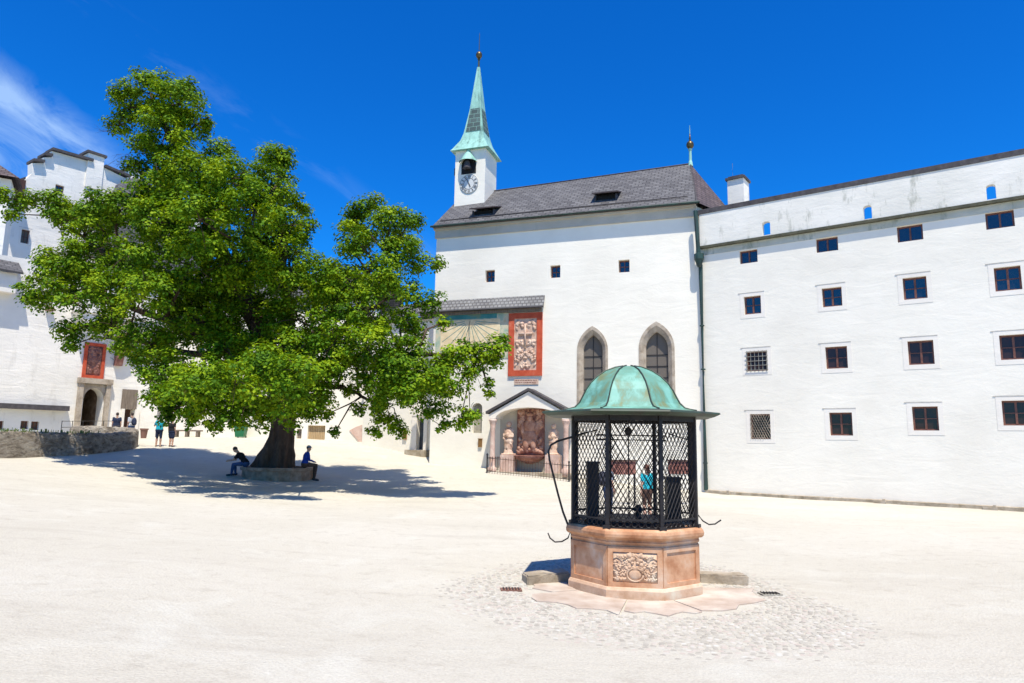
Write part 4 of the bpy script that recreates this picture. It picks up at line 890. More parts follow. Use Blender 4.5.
for a, b in zip(rings, rings[1:]):
    for k in range(len(a)-1): bm.faces.new((a[k], b[k], b[k+1], a[k+1]))
bm.faces.new(rings[0]); bm.faces.new(rings[-1][::-1])
o = obj('rubble_wall', bm, M['rubble'], None, True, origin=(-22.3,30.5,1.3)); tag(o, 'low curved wall of rough grey brown rubble at the left', 'wall')
# grass tufts on it
bm = new()
for _ in range(260):
    t = rr.choice([rr.uniform(.27,.36), rr.uniform(.34,.48), rr.uniform(.2,.5)]); p = crs(pts, t); B = Vector((p[0]+rr.uniform(-.15,.25), p[1]+rr.uniform(-.2,.2), gz(p[0],p[1])+p[2]-.03))
    a = rr.uniform(0,6.28); h = rr.uniform(.06,.2); v = Vector((math.cos(a),math.sin(a),0)); quad(bm, [B-v*.02, B+v*.02, B+v*.03+Vector((rr.uniform(-.05,.05),0,h)), B+Vector((0,0,h))])
o = obj('grass_tufts', bm, M['grass']); tag(o, kind='stuff')
# ============================================================ TREE
TB = Vector((-10.95, 33.0, 0)); TB.z = gz(TB.x, TB.y)
# planter ring
pr_ = 1.68
bm = new(); n = 20; Hp = .50
prof = [(pr_-.02,-.3),(pr_-.02,Hp-.14),(pr_+.06,Hp-.13),(pr_+.06,Hp),(pr_-.38,Hp),(pr_-.38,Hp-.1),(0,Hp-.1)]
add_lathe(bm, TB, prof, n); o = obj('planter_bench', bm, M['ringstone'], None, origin=TB); tag(o, 'round low stone bench ring around the foot of the big tree', 'bench')
tree = empty('linden_tree', TB+Vector((0,0,.38)), 'huge old linden tree with a broad bright green crown in a stone ring', 'tree')
tz = TB.z
LB = [ # crown masses: photo x, y, radius px, (depth list around the trunk, m)
 (150,88,27,(0,)),(178,104,28,(-1,1)),(130,108,23,(0,)),(121,92,15,(0,)),(187,92,15,(0,)),(119,126,14,(.5,)),(265,238,26,(2,)),(240,424,11,(-6,)),(215,424,9,(-6.5,)),(262,424,11,(-5,)),(290,418,13,(-5,)),(190,423,8,(-7,)),(166,417,9,(-6.5,)),(310,415,12,(-3,)),(180,330,24,(2,)),(245,285,34,(3,)),(290,265,30,(3,)),(265,245,28,(2,)),(225,300,30,(3,)),(320,285,26,(2,)),(200,290,30,(2,)),(345,285,24,(2,)),(165,135,32,(-1.2,1.2)),(190,125,22,(0,)),(150,160,26,(1,)),(158,185,28,(-2,2)),(192,172,34,(-2,1.5)),(206,120,9,(0,)),(218,150,16,(.5,)),
 (228,182,32,(-5,-1)),(255,210,30,(-6,-1)),(268,160,22,(0,)),(283,158,17,(.5,)),(272,190,30,(-1.5,2)),(297,206,11,(0,)),(292,226,25,(-2,2)),
 (200,220,40,(-6,-2,2)),(160,222,34,(-3,2)),(120,210,24,(-1,2)),(95,222,24,(-1,2)),(68,222,20,(0,2)),(45,205,18,(0,)),(22,202,15,(0,)),(5,198,12,(0,)),(62,203,14,(1,)),(12,214,9,(0,)),(92,200,12,(0,)),
 (60,268,25,(-2,1)),(88,258,27,(-2,2)),(40,288,20,(-1,)),(38,300,15,(-1,)),(75,295,27,(-3,0)),(105,290,27,(-3,2)),(128,256,31,(-4,1)),(145,295,33,(-5,1)),(75,327,20,(-2,)),(72,345,10,(-2,)),
 (100,345,0,()),(118,330,28,(-3,1)),(150,345,30,(-3,1)),(165,372,28,(-4,0)),(190,265,42,(-3,2)),(240,262,42,(-2,3)),(290,270,36,(-3,2)),(200,315,40,(0,4)),(250,320,42,(1,5)),(298,320,36,(-1,4)),
 (349,214,16,(0,)),(365,205,19,(0,)),(385,218,22,(-1,)),(402,222,17,(0,)),(352,238,26,(-2,2)),(392,245,22,(-1,2)),(415,262,15,(0,)),(432,258,8,(0,)),(335,275,24,(-3,2)),(372,272,29,(-4,1)),(408,290,18,(-1,)),(428,300,15,(-1,)),(438,318,8,(-1,)),(330,300,28,(-3,2)),(365,310,28,(-5,1)),(398,315,18,(-2,)),(412,325,12,(-1,)),
 (182,395,25,(-9.5,-5)),(160,400,17,(-7,-4)),(205,382,30,(-8,-5)),(235,385,28,(-10.5,-6)),(215,410,20,(-8,-5)),(245,408,18,(-8,-5)),(190,415,12,(-7,)),(172,412,11,(-6,)),(265,372,27,(-8,-5)),(285,400,24,(-9.5,-5)),(300,375,26,(-10,-5)),(262,410,16,(-6,-3)),(312,398,20,(-5,-2)),(325,375,20,(-5,-1)),(325,415,8,(-3,)),(225,350,26,(-2,1)),(285,350,26,(-3,1)),
 (330,340,26,(-5,0)),(362,345,27,(-6,-1)),(385,365,26,(-6,-3)),(405,352,22,(-5,-2)),(425,368,24,(-6,-3)),(405,385,24,(-6,-4)),(450,355,20,(-5,)),(463,345,14,(-5,)),(478,352,16,(-5,)),(492,345,13,(-5,)),(500,340,8,(-5,)),(488,360,9,(-5,)),(470,370,14,(-5,)),(445,385,17,(-6,)),(380,385,20,(-5,)),(430,402,16,(-5,)),(465,405,13,(-5,)),(455,415,11,(-5,)),(438,420,7,(-5,)),(375,400,14,(-4,)),(380,418,13,(-4,)),(370,428,8,(-4,)),(395,425,8,(-4,)),(354,402,7,(-3,)),(482,378,6,(-5,)),(485,388,4,(-5,)),(345,355,16,(-3,)),(360,372,18,(-4,)),
 (330,425,6,(-2,)),(345,385,8,(-3,))]
leaf_pts = []; leaf_nrm = []; leaf_sz = []; lobes3 = []
for (px, py, rp, ds) in LB:
    if px > 325: px += 5; py += 5 if py < 330 else (7 if py > 360 else 3)
    for dd_ in ds:
        Y = 33+dd_*.75-2.4; c = at(px, py, Y); r = rp*.95*Y/683; lobes3.append((c, r))
lv_c = []
for c, r in lobes3:
    # sub-clumps on and in the lobe
    nc = max(5, int(9.6*r*r+4))
    for _ in range(nc):
        v = rng.normal(size=3); v /= np.linalg.norm(v); rad = r*(rng.uniform(.25,1)**.45)*.92; rc = min(rng.uniform(.30,.62), r*.6+.08)
        cc = np.array(c)+v*rad*np.array([1,1,.92]); lv_c.append((cc, rc, v))
for cc, rc, v in lv_c:
    k = int(92*(rc/.42)**2)+10
    d = rng.normal(size=(k,3)); d /= np.linalg.norm(d,axis=1)[:,None]; rad = rc*rng.uniform(.35,1.05,size=(k,1))
    d[:,2] = np.where(rng.uniform(size=k)<.6, np.abs(d[:,2]), d[:,2]); p = cc + d*rad*np.array([1.05,1.05,.85]); nr = d*.6 + v*.3 + np.array([0,-.05,.65]) + rng.normal(size=(k,3))*.38
    nr /= np.linalg.norm(nr,axis=1)[:,None]; leaf_pts.append(p); leaf_nrm.append(nr); leaf_sz.append(rng.uniform(.05,.09,size=k))
P_ = np.vstack(leaf_pts); Nn = np.vstack(leaf_nrm); S_ = np.concatenate(leaf_sz)
keep = P_[:,2] > gz_arr(P_[:,0], P_[:,1])+1.7; P_, Nn, S_ = P_[keep], Nn[keep], S_[keep]
print('leaves', len(P_))
t = rng.normal(size=P_.shape); u_ = np.cross(Nn, t); u_ /= np.linalg.norm(u_,axis=1)[:,None]; w_ = np.cross(Nn, u_)
u_ *= S_[:,None]; w_ *= (S_*.8)[:,None]
V = np.stack([P_-u_, P_-w_*.9+u_*.1+Nn*S_[:,None]*.15, P_+u_, P_+w_*.9+u_*.1+Nn*S_[:,None]*.15], axis=1).reshape(-1,3) - np.array(tree.location)
me = bpy.data.meshes.new('crown'); nl = len(P_); me.vertices.add(nl*4); me.vertices.foreach_set('co', V.ravel().astype(np.float32))
me.loops.add(nl*4); me.loops.foreach_set('vertex_index', np.arange(nl*4, dtype=np.int32)); me.polygons.add(nl); me.polygons.foreach_set('loop_start', np.arange(0,nl*4,4,dtype=np.int32)); me.polygons.foreach_set('loop_total', np.full(nl,4,dtype=np.int32))
me.update(); me.materials.append(M['leaf']); co = bpy.data.objects.new('crown', me); C.objects.link(co); co.parent = tree
# trunk with flared roots
bm = new(); rings = []; n = 40
trunk_prof = [(0.30,1.02,-.12),(.50,.96,-.10),(.75,.88,-.06),(1.05,.84,-.02),(1.4,.74,.04),(1.9,.66,.1),(2.4,.62,.1),(3.0,.64,.08),(3.7,.74,.05),(4.4,.8,.0),(5.0,.6,0)]
for z, r, dx in trunk_prof:
    r *= .87; dx -= .2*max(0, 1-z/4.5)
    ring = []
    for k in range(n):
        a = 2*PI*k/n; fl = 1 + (.16*math.sin(a*5+.6)+.09*math.sin(a*9+z)+.04*math.sin(a*17+z*3))*(1.0 if z < 1.2 else .5)
        ex = .35*math.exp(-((a-PI)**2)/.5)*max(0, 1-(z-.3)/1.6)
        ring.append(bm.verts.new(TB+Vector((dx+math.cos(a)*(r*fl+ex), math.sin(a)*r*fl, z))))
    rings.append(ring)
for a, b in zip(rings, rings[1:]):
    for k in range(n): bm.faces.new((a[k], a[(k+1)%n], b[(k+1)%n], b[k]))
bm.faces.new(rings[0][::-1]); bm.faces.new(rings[-1]); obj('trunk', bm, M['bark'], tree, True)
# limbs
mains = [(150,95,0,.34),(275,160,0,.26),(385,255,-.5,.24),(60,222,0,.22),(60,290,-1.5,.22),(476,358,-5,.18),(200,395,-6.5,.2),(110,340,-2.5,.2),(385,300,-1,.26),(300,385,-6,.2),(225,230,3,.3),(290,270,4,.25),(150,300,3,.2),(380,405,-4,.15)]
fork = TB+Vector((0,0,4.2)); limbs = []; bm = new()
for (px, py, dd_, r) in mains:
    T = at(px, py, 33+dd_*.75-2.2); mid = fork.lerp(T,.5)+Vector((0,0,.12*(T-fork).length*(1 if T.z < 12 else .2))); mid.x += rr.uniform(-.5,.5)
    pp = []
    for k in range(13):
        t = k/12; p = fork*(1-t)**2+mid*2*t*(1-t)+T*t*t; p = p+Vector((rr.uniform(-.14,.14),rr.uniform(-.14,.14),rr.uniform(-.1,.1)))*(1 if 0 < k else 0); pp.append(p)
    add_tube(bm, pp, [r*1.35*(1-.8*k/12) for k in range(13)], 9); limbs.append((pp, r))
obj('limb', bm, M['bark'], tree, True)
bm = new(); allp = [(p, r*1.6*(1-.78*i/12)) for pp, r in limbs for i, p in enumerate(pp) if i > 1]
for c, r in lobes3:
    best = min(allp, key=lambda q: (q[0]-c).length + max(0, q[0].z-c.z)*.5); p0, r_0 = best
    if (p0-c).length < .4: continue
    mid = p0.lerp(c,.5)+Vector((rr.uniform(-.3,.3),rr.uniform(-.3,.3),rr.uniform(0,.4))); rb_ = min(.09, r_0*.6)
    add_tube(bm, [p0, mid, c], [rb_, rb_*.7, rb_*.35], 6)
    for _ in range(5):
        v = Vector(rng.normal(size=3)).normalized()*r*.85; add_tube(bm, [c, c+v*.5+Vector((0,0,.1)), c+v], [rb_*.35, rb_*.25, .008], 4)
obj('branches', bm, M['bark'], tree, True)
bm = new(); p0 = at(150,165,33)
def twig(p, d, l, r, lev):
    q = p+d*l; add_tube(bm, [p, p.lerp(q,.5)+Vector((0,0,.05*l)), q], [r, r*.8, r*.6], 4)
    if lev > 0:
        for _ in range(3): nd = (d+Vector((rr.uniform(-.7,.5),rr.uniform(-.4,.4),rr.uniform(-.7,.5)))).normalized(); twig(p.lerp(q, rr.uniform(.5,1)), nd, l*.6, r*.6, lev-1)
for y_, tx, ty in ((162,108,142),(178,118,165)):
    a = at(155,y_,33.2); b = at(tx+18,ty,33.2); twig(a, (b-a).normalized(), (b-a).length, .022, 3)
obj('bare_twigs', bm, M['bark'], tree)
# ============================================================ WELL
WC = Vector((2.155, 12.15, 0)); FA = math.atan2(-WC.y, -WC.x)+R(1.0)   # facing the camera
wb = gz(WC.x, WC.y)
def octp(r, z, k): a = FA+PI/8+k*PI/4; return Vector((WC.x+r*math.cos(a), WC.y+r*math.sin(a), z))
def oct_lathe(prof, inner=None):
    bm = new(); add_lathe(bm, WC, prof, 8, FA+PI/8); return bm
well = empty('covered_well', (WC.x, WC.y, wb), 'octagonal salmon marble well with an iron lattice cage and green copper roof', 'well')
k8 = 1/math.cos(PI/8)     # face distance -> corner radius
RBd = 1.135
plinth = obj('plinth', oct_lathe([(RBd+.045,-.3),(RBd+.045,.13),(RBd+.02,.17),(RBd+.0,.18)]), M['wellpale'], well)
# body: recessed panels between corner pilasters
body = obj('stone_base', oct_lathe([(RBd-.02,.17),(RBd-.02,.82),(RBd-.0,.83),(RBd+.01,.86),(RBd+.0,.87),(RBd+.0,.9)]), M['wellstone'], well)
for k in range(8):
    a, b = octp(RBd-.02,0,k), octp(RBd-.02,0,k+1); nn_ = ((a+b)/2-WC); nn_.z = 0; nn_.normalize(); uu = (b-a).normalized(); w = (b-a).length; bm = new()
    for (t0, t1, z0, z1) in ((.0,.08,.18,.79),(w-.08,w,.18,.79),(.08,w-.08,.71,.79),(.08,w-.08,.18,.25)):
        p = [a+uu*t+nn_*o+Vector((0,0,z)) for z in (z0,z1) for (t,o) in ((t0,.022),(t1,.022),(t1,-.02),(t0,-.02))]; add_hex(bm, p)
    pn = obj('panel_frame', bm, M['wellstone'], well)
rim_prof = [(RBd-.0,.9),(RBd+.05,.905),(RBd+.085,.94),(RBd+.09,.985),(RBd+.075,1.03),(RBd+.03,1.06),(RBd-.12,1.065),(RBd-.22,1.05),(RBd-.24,.95),(0,.93)]
obj('rim', oct_lathe(rim_prof), M['wellstone'], well, False)
# coat of arms relief on the front face (between corners 7 and 0)
a, b = octp(RBd-.02,0,7), octp(RBd-.02,0,0); nn_ = ((a+b)/2-WC); nn_.z = 0; nn_.normalize(); WF = Plane((a.x,a.y), (b.x-a.x,b.y-a.y)); w = (b-a).length
if WF.n.dot(nn_) < 0: WF = Plane((b.x,b.y), (a.x-b.x,a.y-b.y))
WM = Matrix(((WF.u.x, WF.n.x, 0), (WF.u.y, WF.n.y, 0), (0,0,1))).to_4x4()
bm = new(); cc = w/2; pbox(bm, WF, .09, w-.09, .26, .70, -.01, .010)
def ringtube(s, z, rx, rz2, r, off, a0=0, a1=2*PI): add_tube(bm, [WF.P(s+rx*math.cos(a0+(a1-a0)*k/24), z+rz2*math.sin(a0+(a1-a0)*k/24), off) for k in range(25)], r, 6)
ringtube(cc, .37, .125, .10, .014, .015); add_ell(bm, WF.P(cc,.37,.01), (.10,.022,.08), 12, WM)
ringtube(cc, .55, .10, .10, .011, .015, PI, 2*PI); relief_lumps(bm, WF, cc-.11, cc, .44, .64, .012, 11, (.015,.04), .022, 31)
relief_lumps(bm, WF, .12, cc-.12, .29, .66, .012, 64, (.010,.026), .018, 32, cc); relief_lumps(bm, WF, cc-.22, cc, .63, .68, .012, 9, (.02,.05), .02, 33)
for k in range(4):
    z = .31+k*.1; 
    for sg in (-1, 1): add_tube(bm, [WF.P(cc+sg*(.14+.05*j), z+.02*math.sin(j*1.7+k), .014) for j in range(5)], .010, 5)
obj('coat_of_arms', bm, M['wellpale'], well, True)
# dark cover inside
obj('well_cover', oct_lathe([(RBd-.3,1.0),(RBd-.3,1.10),(RBd-.36,1.13),(0,1.13)]), M['iron'], well)
# cage
Rc = 1.10; z0c, z1c = 1.055, 2.86
for k in range(8):
    p = octp(Rc,0,k); bm = new(); aa = FA+PI/8+k*PI/4; add_box(bm, (p.x,p.y,(z0c+z1c)/2), (.052,.06,z1c-z0c), aa); add_box(bm, (p.x,p.y,z0c+.03), (.12,.12,.05), aa); obj('post', bm, M['iron'], well)
def clip(x0,y0,x1,y1,W,H):
    t0,t1=0.,1.; dx,dy=x1-x0,y1-y0
    for p,q in ((-dx,x0),(dx,W-x0),(-dy,y0),(dy,H-y0)):
        if abs(p)<1e-9:
            if q<0: return None
            continue
        r=q/p
        if p<0: t0=max(t0,r)
        else: t1=min(t1,r)
    return None if t0>=t1 else (x0+dx*t0,y0+dy*t0,x0+dx*t1,y0+dy*t1)
for k in range(8):
    a, b = octp(Rc,0,k), octp(Rc,0,k+1); uu = (b-a).normalized(); w = (b-a).length-.07; a = a+uu*.035; nn_ = ((a+b)/2-WC); nn_.z=0; nn_.normalize(); H_ = z1c-z0c-.24; zb_0 = z0c+.16; bm = new()
    sx, sz = .086, .15; off = -6*H_
    nlines = int((w+H_*sx/sz)/sx)+2
    for j in range(-nlines, nlines+1):
        for sg in (1,-1):
            x0 = j*sx; x1 = x0+H_*sx/sz*1.0
            c_ = clip(x0,0,x1,H_,w,H_) if sg==1 else clip(w-x0,0,w-x1,H_,w,H_)
            if c_:
                P0 = a+uu*c_[0]+Vector((0,0,zb_0+c_[1]))+nn_*(.006*sg); P1 = a+uu*c_[2]+Vector((0,0,zb_0+c_[3]))+nn_*(.006*sg)
                if (P1-P0).length > .02: add_tube(bm, [P0,P1], .0078, 4)
    obj('lattice_panel', bm, M['iron'], well)
    bm = new()
    for (z_0, z_1) in ((z0c+.0,z0c+.025),(z0c+.13,z0c+.16)):
        add_hex(bm, [a+uu*t+nn_*o+Vector((0,0,z)) for z in (z_0,z_1) for (t,o) in ((0,.02),(w,.02),(w,-.02),(0,-.02))])
    ng = 7
    for j in range(ng):
        c = a+uu*(w*(j+.5)/ng)+Vector((0,0,z0c+.078)); add_tube(bm, [c+uu*(.045*math.cos(2*PI*i/10))+Vector((0,0,.045*math.sin(2*PI*i/10))) for i in range(11)], .008, 4)
    obj('scroll_band', bm, M['iron'], well)
    bm = new(); add_hex(bm, [a+uu*t+nn_*o+Vector((0,0,z)) for z in (z1c-.08,z1c) for (t,o) in ((0,.02),(w,.02),(w,-.02),(0,-.02))]); obj('top_rail', bm, M['iron'], well)
# roof: bell shaped copper
prof = [(1.50,2.84),(1.60,2.905),(1.585,2.93),(1.20,2.965),(1.00,3.01),(.915,3.09),(.86,3.19),(.80,3.31),(.71,3.44),(.585,3.56),(.43,3.665),(.25,3.735),(.10,3.765),(0,3.775)]
RO = Vector((-.07,-.05,0))
bm = new(); add_lathe(bm, WC+RO, prof[3:], 8, FA+PI/8); dome = obj('copper_dome', bm, M['copper'], well, False)
bm = new(); add_lathe(bm, WC+RO, [(1.12,2.86),(1.50,2.86),(1.60,2.905),(1.585,2.93),(1.19,2.968),(1.1,2.95)], 8, FA+PI/8); obj('copper_eave', bm, M['copperdark'], well)
for k in range(8):
    a = FA+PI/8+k*PI/4; bm = new(); add_tube(bm, [WC+RO+Vector(((r+.006)*math.cos(a),(r+.006)*math.sin(a),z+.006)) for r,z in prof[3:-1]], .014, 6); obj('roof_seam', bm, M['copperdark'], dome)
# inside: windlass frame, side housings, chain and bucket
def wp(px, py, Y): return at(px, py, Y)
for (px0, px1, yt, Y) in ((587,598,463,12.2),(666,679,477,12.3)):
    zt_ = at(592, yt, Y).z; p = at((px0+px1)/2, 480, Y); bm = new(); wd = (px1-px0)*Y/683; add_box(bm, (p.x,p.y,(1.1+zt_)/2), (wd,.24,zt_-1.1), 0); add_box(bm, (p.x,p.y,zt_+.01), (wd+.04,.28,.03), 0); obj('winch_housing', bm, M['iron'], well)
bm = new()
for z in (2.55, 2.47):
    add_tube(bm, [WC+Vector((-.62,.15,z)), WC+Vector((.62,.15,z))], .018, 6)
add_tube(bm, [WC+Vector((0,-1.0,2.80)), WC+Vector((0,1.0,2.80))], .025, 6)
obj('cross_beam', bm, M['iron'], well)
bm = new(); add_tube(bm, [WC+Vector((-.05,.15,z_/100)) for z_ in (280,250,150,114)], .012, 5); add_ell(bm, WC+Vector((-.05,.15,2.62)), (.07,.05,.08), 10); add_lathe(bm, WC+Vector((.05,-.2,1.12)), [(.05,0),(.05,.14),(.1,.16),(.04,.24),(0,.26)], 8); obj('chain', bm, M['iron'], well)
# side brackets and hooks
Yl = 11.9
bm = new(); add_tube(bm, [at(597,430,Yl), at(585,433,Yl), at(572,437,Yl), at(558,441,Yl), at(551,445,Yl), at(548.5,451,Yl), at(549.5,460,Yl), at(553,474,Yl), at(558,494,Yl), at(563,512,Yl), at(568,525,Yl), at(570,530,Yl)], .018, 8); obj('bracket', bm, M['iron'], well, True)
bm = new(); add_tube(bm, [at(571,530,Yl), at(568,538,Yl), at(562,541.5,Yl), at(555,542,Yl), at(550,538,Yl), at(548,533,Yl)], .013, 6); obj('hook', bm, M['iron'], well, True)
bm = new(); add_tube(bm, [at(698,515,Yl), at(703,521,Yl), at(709,524.5,Yl), at(715,524,Yl), at(721,520,Yl)], .013, 6); obj('hook', bm, M['iron'], well, True)
bm = new(); add_tube(bm, [at(571.5,527,12.0), at(572,585,12.0)], .022, 6); obj('side_bar', bm, M['iron'], well)
bm = new(); add_tube(bm, [at(689,440,Yl), at(669,434,Yl)], .016, 6); obj('inner_arm', bm, M['iron'], well)
# kerb stones beside the well
for (xa, xb, lb) in ((527.5,571,'rough kerb stone at the left foot of the well'),(703.5,749,'rough kerb stone at the right foot of the well')):
    p0 = gp(xa, 586); p1 = gp(xb, 586); 
    dvec = (p1-p0); dvec.z = 0; nb = Vector((-dvec.y, dvec.x, 0)).normalized(); bm = new(); dz = Vector((0,0,.15)); dn = Vector((0,0,-.1))
    if xa < 600: p1.y += .25; p0.y += 0
    else: p0.y += .25
    add_hex(bm, [p0+dn, p1+dn, p1+nb*.42+dn, p0+nb*.42+dn, p0+dz, p1+dz*1.15, p1+nb*.42+dz*1.1, p0+nb*.42+dz*.9])
    bmesh.ops.bevel(bm, geom=bm.edges[:], offset=.02, segments=2, affect='EDGES')
    bmesh.ops.subdivide_edges(bm, edges=[e_ for e_ in bm.edges if e_.calc_length() > .3], cuts=5)
    for v in bm.verts: v.co += Vector((rr.uniform(-.008,.008), rr.uniform(-.008,.008), rr.uniform(-.008,.008)))
    o = obj('kerb_stone', bm, M['kerb'], None, origin=(p0+p1)/2); tag(o, lb, 'kerb stone', 'kerb stones at the foot of the well')
# worn pink slabs in front (structure)
bm = new(); r_in = RBd+.03
for (a0, a1, ro_) in ((-98,-52,1.75),(-52,-6,2.12),(-6,30,1.95),(30,98,1.98)):
    A0, A1 = FA+R(a0+.6), FA+R(a1-.6); n = 8; top = []; 
    outer = [(A0+(A1-A0)*k/n, ro_*(1+.05*math.sin(k*1.9+a0)+.03*math.sin(k*.8+a1))) for k in range(n+1)]
    pts_ = [(WC.x+r_in*math.cos(A0), WC.y+r_in*math.sin(A0))]+[(WC.x+r*math.cos(a), WC.y+r*math.sin(a)) for a, r in outer]+[(WC.x+r_in*math.cos(A1), WC.y+r_in*math.sin(A1)), (WC.x+r_in*math.cos((A0+A1)/2), WC.y+r_in*math.sin((A0+A1)/2))]
    v = [bm.verts.new((x,y,gz(x,y)+.018)) for x,y in pts_]; v2 = [bm.verts.new((x,y,gz(x,y)-.08)) for x,y in pts_]
    bm.faces.new(v)
    for i in range(len(v)): bm.faces.new((v[i], v2[i], v2[(i+1)%len(v)], v[(i+1)%len(v)]))
o = obj('stone_paving', bm, M['slab']); tag(o, kind='structure')
# cobbles
bm_v = []; bm_f = []; cx, cy, ax_, ay_ = 2.15, 11.45, 3.0, 3.75; cnt = 0
def domev(x, y, r, h, a, el):
    base = len(bm_v); z = gz(x, y)
    for rad, zz in ((1.0,-.02),(.92,h*.55),(.55,h)):
        for k in range(7):
            t = 2*PI*k/7+a; jr = rad*(1+.08*math.sin(3*t+a)); lx = r*jr*math.cos(t)*el; ly = r*jr*math.sin(t); bm_v.append((x+lx*math.cos(a)-ly*math.sin(a), y+lx*math.sin(a)+ly*math.cos(a), z+zz))
    for q in range(2):
        for k in range(7): bm_f.append((base+q*7+k, base+q*7+(k+1)%7, base+(q+1)*7+(k+1)%7, base+(q+1)*7+k))
    bm_f.append(tuple(base+14+k for k in range(7)))
step = .088; yy = cy-ay_-.5
while yy < cy+ay_+.5:
    xx = cx-ax_-.5 + rr.uniform(0,step)
    while xx < cx+ax_+.5:
        x = xx+rr.uniform(-.016,.016); y = yy+rr.uniform(-.016,.016); e_ = ((x-cx)/ax_)**2+((y-cy)/ay_)**2; e_ += .13*math.sin(3*math.atan2(y-cy,x-cx)+1)
        ang = abs((math.atan2(y-WC.y, x-WC.x)-FA+PI)%(2*PI)-PI); dw = math.hypot(x-WC.x, y-WC.y)
        rslab = 2.12 if ang < R(62) else (1.85 if ang < R(99) else 1.42)
        if dw > rslab and rr.random() < min(1, max(0, (1.10-e_)*5)) :
            h = .009*min(1, max(.25,(1.15-e_)*2))*rr.uniform(.6,1.2)
            domev(x, y, step*.46, h, rr.uniform(0,6.28), rr.uniform(.85,1.15)); cnt += 1
        xx += step*1.03
    yy += step*.97
me = bpy.data.meshes.new('cobblestones'); me.from_pydata(bm_v, [], bm_f); me.materials.append(M['cobble'])
o = link(bpy.data.objects.new('cobblestones', me)); tag(o, kind='structure'); print('cobbles', cnt)
# drain grates
for (px, py, w, lb) in ((511,591,.34,'small iron drain grate left of the well'),(770,595,.34,'small iron drain grate right of the well')):
    p = gp(px, py); bm = new(); add_box(bm, p+Vector((0,0,.012)), (w,.20,.024), .1)
    o = empty('drain_grate', p, lb, 'drain grate', 'drain grates beside the well'); obj('frame', bm, M['greystone'] if px > 600 else M['terracotta'], o)
    bm = new()
    for k in range(6): add_box(bm, p+Vector((-w/2+.05+k*(w-.1)/5,0,.03)), (.018,.16,.014), .1)
    obj('bars', bm, M['iron'], o)
